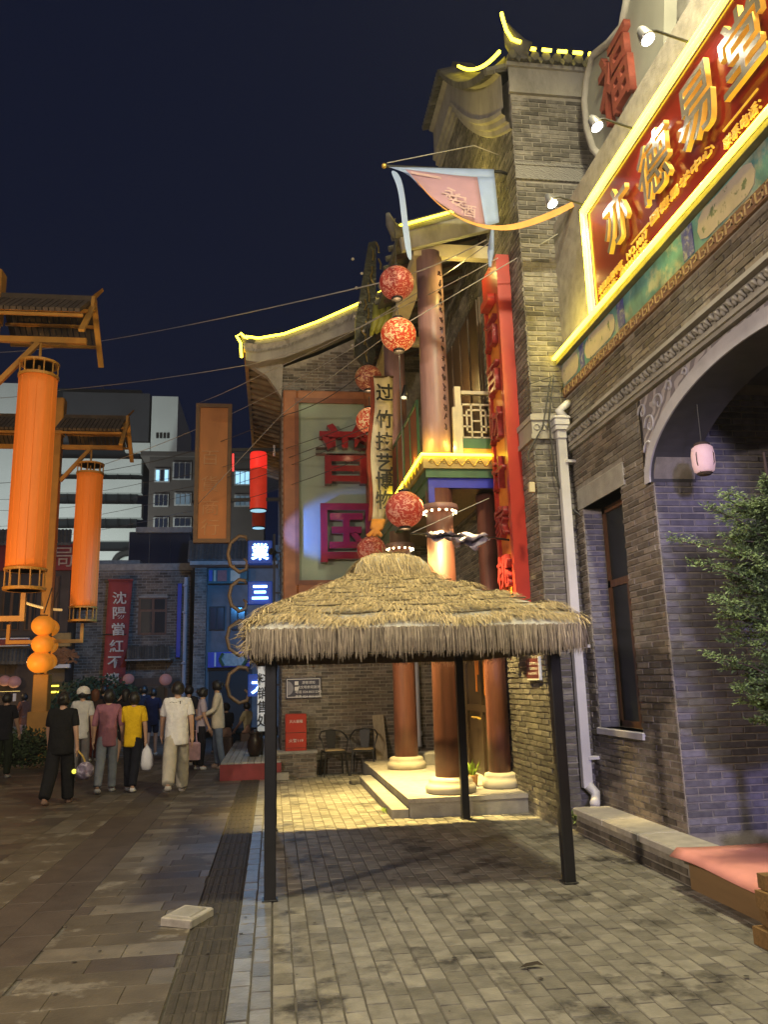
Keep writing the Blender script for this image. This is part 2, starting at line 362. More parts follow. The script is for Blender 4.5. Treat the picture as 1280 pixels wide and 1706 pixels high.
def bricks(parent, o, u, nrm, w, h, m, n_single=300, bl=0.25, bh=0.064, jt=0.011, proud=0.012, keep=None, holes=(), name='brick', up=(0, 0, 1), mass='brickwork', header=False):
    """Courses of bricks on a wall face: origin o, along u, rising along up, facing nrm; the nearest are single parts, the rest one mass."""
    o = Vector(o); u = Vector(u); nrm = Vector(nrm); up = Vector(up); items = []
    rows = int(h / bh)
    for r in range(rows):
        x = -random.random() * 0.02 - (bl / 2 if r % 2 else 0); k = 0
        while x < w:
            L = bl if not (header and r % 5 == 4) else bl / 2
            a, b = max(0, x + jt / 2), min(w, x + L - jt / 2)
            x += L
            z0 = r * bh + jt / 2; z1 = (r + 1) * bh - jt / 2; zm = (z0 + z1) / 2
            for h0, h1, g0_, g1_ in holes:
                if g0_ < zm < g1_:
                    if a < h0 < b <= h1 + .3 and b > h0: b = h0
                    if h0 <= a < h1 < b: a = h1
                    if a >= h0 and b <= h1: b = a
            if b - a < 0.03: continue
            if keep and not keep((a + b) / 2, (z0 + z1) / 2): continue
            items.append((a, b, z0, z1))
    cam_p = Vector((0, 0, H))
    mid = [(o + u * ((a + b) / 2) + up * ((c + d) / 2)) for a, b, c, d in items]
    order = sorted(range(len(items)), key=lambda i: (mid[i] - cam_p).length_squared)
    single = set(order[:n_single]); big = MB(); cache = {}
    FS = [(0, 1, 2, 3), (0, 4, 5, 1), (1, 5, 6, 2), (2, 6, 7, 3), (3, 7, 4, 0)]
    def verts(a, b, c, d, p, j):
        e = 0.004
        q = []
        for (s, t) in ((a + e, c + e), (b - e, c + e), (b - e, d - e), (a + e, d - e)): q.append(u * (s + j()) + up * (t + j()) + nrm * p)
        for (s, t) in ((a, c), (b, c), (b, d), (a, d)): q.append(u * s + up * t - nrm * 0.004)
        return q
    flip = u.cross(up).dot(nrm) < 0
    for i in order:
        a, b, c, d = items[i]; p = proud * random.uniform(0.5, 1.25); j = lambda: random.uniform(-0.0035, 0.0035)
        if i in single:
            L = round(b - a, 2); key = (L, random.randrange(5))
            if key not in cache:
                vs = verts(-L / 2, L / 2, -(d - c) / 2, (d - c) / 2, p, j)
                me = bpy.data.meshes.new(name); me.from_pydata(vs, [], [f[::-1] for f in FS] if flip else FS); me.materials.append(m); cache[key] = me
            ob = bpy.data.objects.new(name, cache[key]); COL.objects.link(ob); ob.parent = parent; ob.location = mid[i] - wl(parent)
        else:
            big.add([o + q for q in verts(a, b, c, d, p, j)], [f[::-1] for f in FS] if flip else FS)
    if big.v: big.build(mass, m, parent, kind='stuff')
    return len(items)
# ================================================================== THE SETTING: ground and paving
def structure(name, mb, m, **k):
    o = mb.build(name, m, **k); o['kind'] = 'structure'; return o
structure('ground', MB().add([(-300, -60, -0.04), (300, -60, -0.04), (300, 700, -0.04), (-300, 700, -0.04)], [(0, 1, 2, 3)]), M_ground)
pave = structure('brick_paving', MB().box(0.0, 1.6, -0.05, 3.27, 15.6, -0.012), M_joint)
def not_platform(u, v): return not (v > 1.72 and 10.2 < u + 1.6 < 15.6)
bricks(pave, (0.0, 1.6, -0.012), (0, 1, 0), (0, 0, 1), 14.0, 3.27, M_paver, 300, bl=0.185, bh=0.121, jt=0.0065, proud=0.007, keep=not_platform, name='paving_brick', up=(1, 0, 0), mass='paving_bricks_beyond')
edge = structure('edge_stone_strip', MB().box(-0.235, 1.6, -0.05, -0.002, 30, -0.012), M_joint)
bricks(edge, (-0.235, 1.6, -0.012), (0, 1, 0), (0, 0, 1), 28.4, 0.232, M_kerb, 300, bl=0.24, bh=0.116, jt=0.007, proud=0.012, name='edge_stone', up=(1, 0, 0), mass='edge_stones_beyond')
tact = structure('tactile_strip', MB().box(-0.555, 1.6, -0.05, -0.24, 30, -0.014), M_joint)
tm = MB().bbox(-0.148, -0.148, 0, 0.148, 0.148, 0.010, 0.004)
for k in range(5):
    x = -0.112 + k * 0.056; tm.bbox(x - 0.012, -0.135, 0.0095, x + 0.012, 0.135, 0.015, 0.003)
tme = tm.mesh('tactile_tile'); tme.materials.append(M_tact)
for k in range(90):
    y = 1.75 + k * 0.302
    o = bpy.data.objects.new('tactile_tile', tme); COL.objects.link(o); o.parent = tact
    o.location = (-0.398, y, -0.0135 + random.uniform(-0.002, 0.002)); o.rotation_euler = (0, 0, random.choice((0, pi)) + random.uniform(-0.008, 0.008))
road = structure('street_paving', MB().box(-22, 1.6, -0.05, -0.558, 60, -0.014), M_joint)
def slabfield(x0, x1, y0, y1, bl, bh, along, ns, mats):
    # slabs of several stones: the field is split at random between the materials
    groups = {}
    items = []
    if along == 'x':
        r = 0; y = y0
        while y < y1:
            x = x0 - (random.random() * bl)
            while x < x1:
                L = bl * random.choice((0.75, 1, 1, 1.4)); a = max(x0, x); b = min(x1, x + L); x += L
                if b - a > 0.06: items.append((a, y, b, y + bh))
            y += bh
    else:
        x = x0
        while x < x1 - 0.02:
            y = y0 - random.random() * bl
            while y < y1:
                L = bl * random.choice((1, 1, 1.5)); a = max(y0, y); b = min(y1, y + L); y += L
                if b - a > 0.06: items.append((x, a, min(x1, x + bh), b))
            x += bh
    items.sort(key=lambda q: ((q[0] + q[2]) / 2) ** 2 + ((q[1] + q[3]) / 2) ** 2)
    big = [MB() for _ in mats]
    for i, (a, c, b, d) in enumerate(items):
        wts = [w for _, w in mats]; mi = random.choices(range(len(mats)), wts)[0]; j = 0.0015; z = -0.014; t = 0.012 + random.uniform(-0.001, 0.001)
        if i < ns:
            sx, sy = (b - a) / 2 - j, (d - c) / 2 - j
            s = MB().bbox(-sx, -sy, 0, sx, sy, t, 0.0025)
            s.build('paving_slab', mats[mi][0], road, loc=((a + b) / 2, (c + d) / 2, z))
        else: big[mi].add([(a + j, c + j, z + t), (b - j, c + j, z + t), (b - j, d - j, z + t), (a + j, d - j, z + t)], [(0, 1, 2, 3)])
    for (m, _), q in zip(mats, big):
        if q.v: q.build('paving_slabs_beyond', m, road, kind='stuff')
slabfield(-1.47, -0.56, 1.7, 34, 0.52, 0.26, 'x', 110, [(M_slab, 5), (M_slab_light, 3.2), (M_slab_dark, 2)])
slabfield(-2.07, -1.47, 1.7, 34, 0.62, 0.30, 'y', 60, [(M_slab_dark, 5), (M_slab, 2)])
slabfield(-2.67, -2.07, 1.7, 34, 0.62, 0.30, 'y', 60, [(M_slab, 5), (M_slab_light, 1)])
slabfield(-14.0, -2.67, 1.7, 50, 0.62, 0.30, 'x', 70, [(M_slab_dark, 3), (M_slab, 5), (M_slab_light, 0.7)])

# loose slab lying over the tactile strip
ls = thing('loose_paving_slab', 'grey paving slab lying loose and askew on the tactile strip', 'slab', (-0.62, 6.32, 0.0))
s = MB().bbox(-0.12, -0.165, 0, 0.12, 0.165, 0.055, 0.008)
o = s.build('slab_block', M_stone, ls, loc=(-0.60, 6.30, 0.004)); o.rotation_euler = (0.0, rad(2), rad(-24))
s = MB().bbox(-0.085, -0.12, 0, 0.085, 0.12, 0.008, 0.006)
o = s.build('worn_face', M_conc, ls, loc=(-0.60, 6.30, 0.058)); o.rotation_euler = (0, rad(2), rad(-24))

# ================================================================== THE RIGHT-HAND BRICK SHOP
XW = 3.62                                             # its street face
shop = thing('brick_shop', 'grey brick shop with big arch and painted frieze under the red sign', 'building', (XW, 6, 0))
YA0, YA1 = 3.65, 7.02; ZS = 3.43                      # arch jambs and springing
ac, aa, ab = 5.36, 1.66, 0.70
def arch_z(y):
    t = max(0.0, 1 - ((y - ac) / aa) ** 2); return ZS + ab * math.sqrt(t)
wl_ = MB()
# wall with the arch and the window cut out, built as blocks 0.35 deep
def wb(y0, z0, y1, z1, x1=XW + 0.42): wl_.box(XW, y0, z0, x1, y1, z1)
WY0, WY1, WZ0, WZ1 = 7.74, 8.80, 1.07, 3.56            # window opening
wb(YA1, 0, WY0, 5.04); wb(WY1, 0, 9.5, 5.04); wb(WY0, 0, WY1, WZ0); wb(WY0, WZ1, WY1, 5.04)
wb(YA0, 4.16, YA1, 5.04); wb(0.5, 0, YA0, 5.04)
N = 28
ys = [YA0 + (YA1 - YA0) * i / N for i in range(N + 1)]
for i in range(N):
    a, b = ys[i], ys[i + 1]; za, zb = arch_z(a), arch_z(b)
    wl_.add([(XW, a, za), (XW, b, zb), (XW, b, 4.16), (XW, a, 4.16), (XW + .42, a, za), (XW + .42, b, zb), (XW + .42, b, 4.16), (XW + .42, a, 4.16)],
            [(3, 2, 1, 0), (4, 5, 6, 7), (0, 1, 5, 4)])
wl_.box(XW, 0.5, 5.04, XW + .42, 9.5, 7.4)
wall = wl_.build('wall', M_mortar, shop)
def keep_shop(u, v):
    y = 9.45 - u
    if 4.30 < v < 4.60 or v > 5.03: return False
    return True
bricks(wall, (XW, 9.45, 0.02), (0, -1, 0), (-1, 0, 0), 7.0, 5.02, M_brick, 300, keep=keep_shop, holes=((9.45 - WY1, 9.45 - WY0, WZ0 - 0.07, WZ1 + 0.01), (9.45 - WY1 - .12, 9.45 - WY0 + .12, WZ1 - .01, WZ1 + 0.26), (9.45 - 7.14, 9, 3.42, 4.3), (9.45 - 7.02, 9.45 - YA0, 0, 4.3)))
# jamb and vestibule behind the arch
jm = MB().box(XW + 0.42, YA1 + 0.0, 0, 7.2, YA1 + 0.25, 4.6).build('vestibule_wall', M_mortar, shop)
M_jamb = mat('light tinted brick', (0.15, 0.145, 0.18), 0.8, var=0.3, scale=14, island=0.35, bump=0.6, bscale=90)  # same brick as the walls, with lavender light tinted into its colour
bricks(jm, (XW + 0.008, YA1 - 0.001, 0.25), (1, 0, 0), (0, -1, 0), 3.0, 4.15, M_jamb, 300)
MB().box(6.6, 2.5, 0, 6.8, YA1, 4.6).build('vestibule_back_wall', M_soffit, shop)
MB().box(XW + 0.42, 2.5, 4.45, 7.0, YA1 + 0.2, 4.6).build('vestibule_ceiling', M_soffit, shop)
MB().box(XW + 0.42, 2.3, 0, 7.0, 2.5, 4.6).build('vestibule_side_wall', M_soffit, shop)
# arch ring, soffit, spandrel
def ell(t, a, b): return (ac + a * cos(t), ZS + b * sin(t))
A = []; B = []; A2 = []; B2 = []
for i in range(41):
    t = pi * i / 40
    y, z = ell(t, aa + 0.10, ab + 0.13); A.append((XW - 0.045, y, z)); A2.append((XW, y, z))
    y, z = ell(t, aa - 0.01, ab - 0.01); B.append((XW - 0.045, y, z)); B2.append((XW + 0.005, y, z))
MB().strip(A, B).strip(A2, A).strip(B, B2).build('arch_band', M_lav, shop)
A = []; B = []
for i in range(41):
    t = pi * i / 40
    y, z = ell(t, aa - 0.012, ab - 0.012); A.append((XW - 0.03, y, z)); B.append((XW + 0.43, y, z))
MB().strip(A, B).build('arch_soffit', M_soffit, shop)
M_span = scroll_mat('scroll painted spandrel', (0.44, 0.41, 0.44), (0.22, 0.20, 0.23), 1.1, (0.0, 2.2, 2.6), 0.8, (0.42, 0.5))
sp = MB(); prev = None
top = 4.285
P0 = []; P1 = []
for i in range(41):
    t = pi * i / 40; y, z = ell(t, aa + 0.09, ab + 0.12); P0.append((XW - 0.022, y, min(z, top - 0.01))); P1.append((XW - 0.022, y, top))
sp.strip(P0, P1)
sp.add([(XW - 0.022, 7.115, 3.43), (XW - 0.022, 7.14, 3.43), (XW - 0.022, 7.14, top), (XW - 0.022, 7.115, top)], [(0, 1, 2, 3)])
sp.box(XW - 0.022, 7.09, 3.43, XW + 0.0, 7.14, top)
sp.build('spandrel_panel', M_span, shop)
# raised cloud scrolls on the spandrel
cl = MB()
for (y, z, r, tn) in ((7.0, 3.75, .10, 1.4), (6.93, 3.98, .11, 1.5), (6.72, 4.13, .10, 1.3), (6.5, 4.2, .07, 1.2), (6.2, 4.22, .05, 1.2), (7.06, 4.15, .09, 1.4), (4.3, 4.2, .06, 1.2), (7.06, 3.56, .06, 1.2)):
    pts = [(XW - 0.026, y + r * (1 - k / 22) * cos(k / 22 * tn * 2 * pi), z + r * (1 - k / 22) * sin(k / 22 * tn * 2 * pi)) for k in range(20)]
    cl.tube(pts, [0.014 * (1 - 0.5 * k / 20) for k in range(20)], 5)
pieces(cl, 'cloud_scroll', M_lav, shop, True)
# cornice with carved beads
c = MB(); c.box(XW - 0.10, 0.5, 4.535, XW, 9.45, 4.575); c.box(XW - 0.055, 0.5, 4.575, XW, 9.45, 4.60); c.box(XW - 0.035, 0.5, 4.39, XW, 9.45, 4.535); c.box(XW - 0.075, 0.5, 4.35, XW, 9.45, 4.39); c.box(XW - 0.05, 0.5, 4.31, XW, 9.45, 4.35)
cor = c.build('cornice', M_plaster, shop)
bead = MB()
y = 9.4; k = 0
while y > 3.4:
    bead.ball((XW - 0.05, y, 4.462 + 0.022 * sin(k * 1.9)), 0.030, 8, 6, 1.25)
    bead.tube([(XW - 0.05, y - 0.01, 4.50), (XW - 0.075, y - 0.03, 4.47), (XW - 0.05, y - 0.055, 4.425)], [0.012, 0.02, 0.008], 6)
    y -= 0.085; k += 1
bead.build('carved_bead', M_plaster, cor, smooth=True, kind='stuff')
# window
win = MB()
xx = XW + 0.26
for a, b, z0, z1 in ((WY0, WY0 + .07, WZ0, WZ1), (WY1 - .07, WY1, WZ0, WZ1), (WY0, WY1, WZ0, WZ0 + .07), (WY0, WY1, WZ1 - .07, WZ1), (WY0, WY1, 2.62, 2.70)):
    win.box(xx - .03, a, z0, xx + .03, b, z1)
win.box(xx - .03, 8.24, WZ0 + .07, xx + .03, 8.30, 2.62)
M_wframe = mat('brown window frame', (0.13, 0.06, 0.03), 0.5, var=0.3, stretch=(5, 5, 1))
wo = win.build('window', M_wframe, shop)
MB().box(xx - .008, WY0 + .06, WZ0 + .06, xx - .002, WY1 - .06, WZ1 - .06).build('pane', M_glass, wo)
MB().bbox(XW - 0.03, WY0 - 0.05, WZ0 - 0.07, XW + 0.22, WY1 + 0.05, WZ0, 0.01).build('sill', M_lav, wo)
MB().bbox(XW - 0.016, WY0 - 0.12, WZ1, XW + 0.24, WY1 + 0.12, WZ1 + 0.25, 0.012).build('lintel', M_conc, wo)
rv = MB().box(XW + 0.005, WY1 - 0.003, WZ0, XW + .24, WY1, WZ1); rvo = rv.build('reveal', M_mortar, wo)
bricks(wo, (XW + 0.004, WY1 - 0.003, WZ0), (1, 0, 0), (0, -1, 0), 0.22, WZ1 - WZ0, M_jamb, 80, name='reveal_brick', mass='reveal_bricks')
# painted frieze, key band and painted eave board under the sign
M_frz = mat('blue green painted frieze', (0.10, 0.26, 0.27), 0.7, var=0.5, scale=5, c2=(0.34, 0.38, 0.30), c2scale=3.5, c2lo=0.5, c2hi=0.6)
fz = MB().box(XW - 0.03, 0.5, 5.16, XW, 9.45, 5.46).build('painted_frieze', M_frz, shop)
for y0, y1, m in ((9.28, 9.12, 'b'), (8.45, 8.32, 'b'), (8.28, 7.45, 'p'), (7.38, 7.22, 'b'), (6.0, 5.82, 'b'), (5.74, 4.9, 'p'), (9.05, 8.5, 'p')):
    if m == 'b': MB().box(XW - 0.036, y1, 5.17, XW - 0.031, y0, 5.45).build('blue_medallion', MATS.get('x') or mat('painted blue', (0.06, 0.07, 0.33), 0.7, var=0.4, scale=20, c2=(0.35, 0.35, 0.4), c2scale=14), fz)
    else:
        pts = [(XW - 0.036, y0 - (y0 - y1) * (0.5 - 0.5 * cos(pi * q / 8)), 5.31 + (0.13 if q not in (0, 8) else 0.0) - (0.04 if q in (1, 7) else 0)) for q in range(9)]
        pts += [(XW - 0.036, y0 - (y0 - y1) * (0.5 - 0.5 * cos(pi * q / 8)), 5.31 - (0.13 if q not in (0, 8) else 0.0) + (0.04 if q in (1, 7) else 0)) for q in range(7, 0, -1)]
        MB().prism(pts, (0.005, 0, 0)).build('picture_panel', mat('pale painted picture', (0.48, 0.42, 0.36), 0.7, var=0.15, scale=6, c2=(0.12, 0.16, 0.10), c2scale=9, c2lo=0.58, c2hi=0.64), fz)
kb = MB().box(XW - 0.035, 0.5, 5.03, XW, 9.45, 5.155).build('key_band', mat('brown key band', (0.24, 0.13, 0.08), 0.7, var=0.25), shop)
kf = MB(); y = 9.4
M_kf = mat('pale ochre line', (0.50, 0.36, 0.20), 0.7, var=0.2)
while y > 3.4:                                        # meander fillets, one motif every 0.26 m
    x0, x1 = XW - 0.043, XW - 0.034
    for (a, b, z0, z1) in ((0, .014, 5.045, 5.14), (0, .10, 5.126, 5.14), (.086, .10, 5.075, 5.14), (.04, .10, 5.075, 5.088), (.14, .154, 5.045, 5.14), (.14, .24, 5.045, 5.058), (.226, .24, 5.045, 5.11), (.18, .24, 5.098, 5.11)):
        kf.box(x0, y - b, z0, x1, y - a, z1)
    y -= 0.27
kf.build('meander', M_kf, kb, kind='stuff')
eb = MB().box(XW - 0.10, 0.5, 5.465, XW, 9.45, 5.52).box(XW - 0.07, 0.5, 5.52, XW, 9.45, 5.615)
ebo = eb.build('eave_board', mat('olive painted board', (0.20, 0.18, 0.10), 0.7, var=0.3, scale=8), shop)
sc = MB(); y = 9.3; k = 0
while y > 3.3:                                        # gilt scrolls along the eave board
    pts = [(XW - 0.076, y - 0.14 + 0.14 * (1 - q / 26) * cos(q / 13 * 2 * pi * 0.9), 5.59 + 0.05 * (1 - q / 30) * sin(q / 13 * 2 * pi * 0.9)) for q in range(22)]
    sc.tube(pts, 0.007, 4); y -= 0.30
sc.build('gilt_scroll', M_gold, ebo, smooth=True)
MB().tube([(XW - 0.125, 9.46, 5.545), (XW - 0.125, 0.6, 5.545)], 0.024, 8).build('neon_tube', M_neon_hot, shop)
MB().box(XW - 0.11, 0.6, 5.522, XW - 0.10, 9.45, 5.57).build('neon_backing', M_white, shop)
# parapet wall above, set back
MB().box(4.35, 0.5, 7.4, 4.8, 7.9, 10.6).build('parapet_wall', M_conc, shop)

# red sign with its letters
sg = thing('shop_sign', 'long glossy red shop sign with big gold characters and yellow neon border', 'sign', (XW, 6, 5.7))
XS = XW - 0.06; SY1, SY0, SZ0, SZ1 = 7.93, 2.2, 5.62, 6.90
MB().box(XS, SY0, SZ0, XS + 0.05, SY1, SZ1).build('sign_panel', M_signred, sg)
nb = MB()
for d in (0, 0.055):
    nb.tube([(XS - .03, SY1 - d, SZ0 + 0.0), (XS - .03, SY1 - d, SZ1 - d)], 0.017, 8); nb.tube([(XS - .03, SY1 - d, SZ1 - d), (XS - .03, SY0, SZ1 - d)], 0.017, 8)
nb.build('neon_border', M_neon_hot, sg)
MB().box(XS - 0.012, SY1 - 0.10, SZ0, XS - 0.001, SY1 + 0.01, SZ1 + 0.012).box(XS - 0.012, SY0, SZ1 - .1, XS - 0.001, SY1 - .1, SZ1 + 0.012).build('border_channel', M_white, sg)
for chx, yy, zz in (('亦', 7.0, 6.25), ('德', 6.17, 6.25), ('易', 5.42, 6.25), ('堂', 4.72, 6.27)):
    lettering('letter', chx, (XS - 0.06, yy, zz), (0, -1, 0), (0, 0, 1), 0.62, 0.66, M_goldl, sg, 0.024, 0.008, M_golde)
lettering('small_lettering', '一国德易学中心', (XS - 0.015, 5.96, 5.83), (0, -1, 0), (0, 0, 1), 0.19, 0.11, M_golde, sg, 0.008, 0.004)
for y0, y1 in ((6.86, 6.48), (5.17, 4.70)): MB().box(XS - 0.012, y1, 5.842, XS - 0.001, y0, 5.856).build('gilt_rule', M_golde, sg)
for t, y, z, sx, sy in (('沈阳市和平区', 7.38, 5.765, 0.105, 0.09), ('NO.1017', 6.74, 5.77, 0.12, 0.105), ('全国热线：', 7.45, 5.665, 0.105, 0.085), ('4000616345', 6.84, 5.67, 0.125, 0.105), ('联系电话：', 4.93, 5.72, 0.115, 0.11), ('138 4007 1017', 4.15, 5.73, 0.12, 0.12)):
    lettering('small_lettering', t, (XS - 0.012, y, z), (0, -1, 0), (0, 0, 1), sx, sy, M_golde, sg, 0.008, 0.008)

def floodlight(y, label):
    z = SZ1 + 0.06; x = XS - 0.42
    t = thing('sign_floodlight', label, 'floodlight', (x, y, z), 'floodlights over the red sign')
    d = Vector((0.28, -0.25, -0.93)).normalized()
    p = Vector((x, y, z))
    MB().tube([p - d * 0.10, p - d * 0.06, p + d * 0.02, p + d * 0.05], [0.026, 0.048, 0.062, 0.064], 14).build('housing', mat('grey cast metal', (0.35, 0.35, 0.36), 0.35, metal=0.7, var=0.1), t, smooth=True)
    MB().tube([p + d * 0.050, p + d * 0.056], [0.057, 0.057], 14).build('lens', M_lens, t)
    MB().tube([p - d * 0.06, (x + 0.1, y, z + 0.06), (XS + 0.02, y, SZ1 + 0.02)], 0.012, 6).build('arm', M_black, t)
    lamp('sign_flood', 'SPOT', p + d * 0.07, 22, (1, 0.97, 0.9), 0.05, p + d * 1.0, 110)
floodlight(7.85, 'sign floodlight at the far top corner of the red sign')
floodlight(6.55, 'sign floodlight above the second gold character of the red sign')
floodlight(5.45, 'sign floodlight above the third and fourth gold characters')

# moon-shaped board behind the sign
XB = 4.05
mo = [(1052, -20), (1040, 45), (1018, 72), (992, 92), (981, 130), (977, 170), (981, 215), (992, 250), (1010, 268), (1050, 285), (1090, 250), (1104, 170), (1106, 60), (1108, -20)]
pts = [atx(px, py, XB) for px, py in mo]
bd = thing('relief_board', 'pale curved signboard with red relief character behind the red sign', 'signboard', pts[6])
m_ = MB().prism(pts, (0.14, 0, 0)); o = m_.build('board', mat('pale green grey board', (0.25, 0.25, 0.215), 0.7, var=0.12, scale=3), bd); fixnormals(o.data)
rim = MB().tube([p + Vector((-0.02, 0, 0)) for p in pts[:9]], 0.05, 6); rim.build('rim', M_plaster, bd, smooth=True)
ce = atx(1040, 105, XB)
lettering('relief_character', '福', (4.02, 7.72, 8.56), (0, -1, 0), (0, 0, 1), 0.85, 1.02, mat('dull red relief', (0.24, 0.05, 0.03), 0.7, var=0.3, bump=0.4), bd, 0.05, 0.012)

# drain pipe at the corner
dp = thing('drain_pipe', 'pale square drain pipe in the corner beside the brick shop', 'pipe', (3.52, 9.36, 0.2))
a, b = Vector((3.47, 8.94, 4.5)), Vector((3.465, 8.93, 0.42))
MB().beam(a, b, 0.105, 0.085, (0, 1, 0)).build('pipe', M_pipe, dp)
hp = MB()
for z0, z1, w in ((4.46, 4.56, .12), (4.56, 4.62, .17), (4.62, 4.70, .19), (4.70, 4.73, .21)): hp.bbox(3.47 - w / 2, 8.94 - w / 2, z0, 3.47 + w / 2, 8.94 + w / 2, z1, 0.01)
hp.build('hopper', M_pipe, dp)
MB().tube([(3.56, 8.94, 4.70), (3.47, 8.93, 4.82), (3.57, 8.91, 4.90), (3.60, 8.93, 4.92)], [0.055, 0.055, 0.05, 0.045], 10).build('inlet', M_pipe, dp, smooth=True)
for z in (4.15, 1.95, 0.72): MB().bbox(3.49, 8.87, z, 3.615, 8.985, z + 0.035, 0.005).build('clip', M_pipe, dp)
MB().tube([(3.465, 8.91, 0.45), (3.54, 8.89, 0.36), (3.50, 8.81, 0.29), (3.46, 8.74, 0.27)], 0.055, 8).build('elbow', M_pipe, dp, smooth=True)

# square paper lantern hanging in the arch
lt = thing('arch_lantern', 'small pinkish paper lantern hanging inside the dark arch', 'lantern', (3.86, 6.35, 3.3))
c_ = at(1172, 765, 6.35)
M_pl = mat('pink paper', (0.75, 0.52, 0.50), 0.6, var=0.15, scale=9, emit=(1.0, 0.62, 0.62), es=0.34)
MB().lathe((c_.x, c_.y, c_.z), [(0.055, -.125), (0.085, -.11), (0.098, -.05), (0.10, 0.04), (0.09, 0.10), (0.06, 0.125)], 16).build('paper_shade', M_pl, lt, smooth=True)
MB().lathe((c_.x, c_.y, c_.z), [(0.065, 0.122), (0.07, 0.135), (0.05, 0.15)], 16).lathe((c_.x, c_.y, c_.z), [(0.05, -.145), (0.07, -.13), (0.06, -.122)], 16).build('ring', M_bark, lt)
for k in range(4):
    t = k * pi / 2 + .5
    MB().tube([(c_.x + .06 * cos(t), c_.y + .06 * sin(t), c_.z + .125), (c_.x + .103 * cos(t), c_.y + .103 * sin(t), c_.z + .03), (c_.x + .101 * cos(t), c_.y + .101 * sin(t), c_.z - .05), (c_.x + .06 * cos(t), c_.y + .06 * sin(t), c_.z - .125)], 0.005, 4).build('rib', M_bark, lt)
MB().tube([(c_.x, c_.y, c_.z + .15), (c_.x, c_.y, 4.45)], 0.005, 4).build('cord', M_cord, lt)

# ledge along the wall, carpeted wooden deck and stacked timbers
lg = thing('stone_ledge', 'low brick ledge with pale stone coping along the shop wall', 'ledge', (3.3, 7.6, 0))
lw = MB().box(3.24, 6.30, -0.04, XW - 0.002, 8.72, 0.185).build('wall', M_mortar, lg)
bricks(lw, (3.24, 8.72, 0.0), (0, -1, 0), (-1, 0, 0), 2.4, 0.19, mat('dirty brick', (0.10, 0.085, 0.07), 0.9, var=0.5, scale=9, island=0.4, bump=0.6), 60)
for k, (y0, y1) in enumerate(((8.74, 7.95), (7.945, 7.15), (7.145, 6.32))):
    MB().bbox(3.205, y1, 0.187, XW - 0.004, y0, 0.25, 0.012).build('coping_slab', M_stone, lg)
dk = thing('carpeted_deck', 'wooden deck under pink red carpet in front of the arch', 'deck', (3.3, 5, 0))
MB().box(3.22, 2.6, -0.03, 6.6, 6.29, 0.28).build('deck_body', mat('tan plywood', (0.26, 0.165, 0.08), 0.65, var=0.25, scale=3, stretch=(1, 0.4, 3)), dk)
cp = MB(); nx, ny = 14, 22; X0_, X1_ = 3.08, 6.55
for j in range(ny + 1):
    y = 6.32 - (6.32 - 2.6) * j / ny
    for i in range(nx + 1):
        x = X0_ + (X1_ - X0_) * (i / nx) ** 1.5
        z = 0.292 + 0.007 * sin(y * 5 + x * 3) * (x < 3.9)
        if i == 0: z -= 0.055 + 0.01 * sin(y * 3)
        if i == 1: z += 0.004
        cp.v.append((x, y, z))
for j in range(ny):
    for i in range(nx): a = j * (nx + 1) + i; cp.f.append((a, a + nx + 1, a + nx + 2, a + 1))
M_carp = mat('pink red carpet', (0.74, 0.31, 0.27), 0.95, var=0.12, scale=4, bump=0.3, bscale=200)
o = cp.build('carpet', M_carp, dk, smooth=True); md = o.modifiers.new('t', 'SOLIDIFY'); md.thickness = 0.01
tg = 'rough timbers stacked at the deck corner'
def timber(label, a, b, w, h):
    o = MB().beam(a, b, w, h).build('timber_beam', M_timber, None); tag(o, label, 'timber', tg)
timber('rough yellow timber lying on the carpet edge, topmost of its stack', (2.98, 4.92, 0.36), (4.6, 4.78, 0.36), 0.10, 0.085)
timber('short timber under the topmost one beside the carpet', (3.0, 4.95, 0.262), (3.05, 3.0, 0.262), 0.11, 0.10)
timber('long timber in the middle of the stack by the deck', (2.98, 4.95, 0.157), (4.4, 4.60, 0.157), 0.11, 0.10)
timber('lowest dark timber of the stack lying on the paving', (2.98, 4.98, 0.05), (3.0, 3.0, 0.05), 0.12, 0.10)
# ================================================================== TALL BRICK HOUSE WITH THE PORCH
mh = thing('porch_house', 'tall grey brick house with two storey columned porch and yellow neon eaves', 'building', (3.17, 11, 0))
XP = 3.17; YP = 9.05
def gable_top(y):                                     # raking top of the side wall
    t = (y - YP) / 2.6
    t = min(t, 1.05); return 9.59 + 1.276 * t + 0.926 * t * t
w_ = MB()
ysx = [YP, 9.35, 9.7, 10.1, 10.5, 10.9, 11.3, 11.78, 13.35]
side = [(XP, y, gable_top(y)) for y in ysx]
w_.prism([(XP, YP, -0.04)] + side + [(XP, 13.35, 9.9), (XP, 15.55, 9.6), (XP, 15.55, -0.04)], (1.4, 0, 0))
mwall = w_.build('wall', M_mortar, mh); fixnormals(mwall.data)
def keep_front(u, v): return not (8.05 < v < 8.32) and not (4.48 < v < 4.80) and v < 9.33
bricks(mwall, (XP + 0.002, YP, 0.0), (1, 0, 0), (0, -1, 0), 1.25, 9.36, M_brick2, 150, keep=keep_front, bl=0.26, bh=0.068)
def keep_side(u, v):
    y = 13.33 - u
    return v < gable_top(y) - 0.72 and not (y > 10.5 and 4.2 < v < 4.7) and not (10.9 < y < 14.9 and v < 2.75)
bricks(mwall, (XP, 13.33, 0.0), (0, -1, 0), (-1, 0, 0), 13.33 - YP, 12.0, M_brick2, 150, keep=keep_side, bl=0.26, bh=0.068, name='side_brick', mass='side_brickwork')
bricks(mwall, (XP, 15.5, 0.0), (0, -1, 0), (-1, 0, 0), 2.2, 8.0, M_brick2, 0, keep=lambda u, v: not (15.5 - u < 14.9 and v < 2.75), bl=0.26, bh=0.068, mass='side_brickwork')
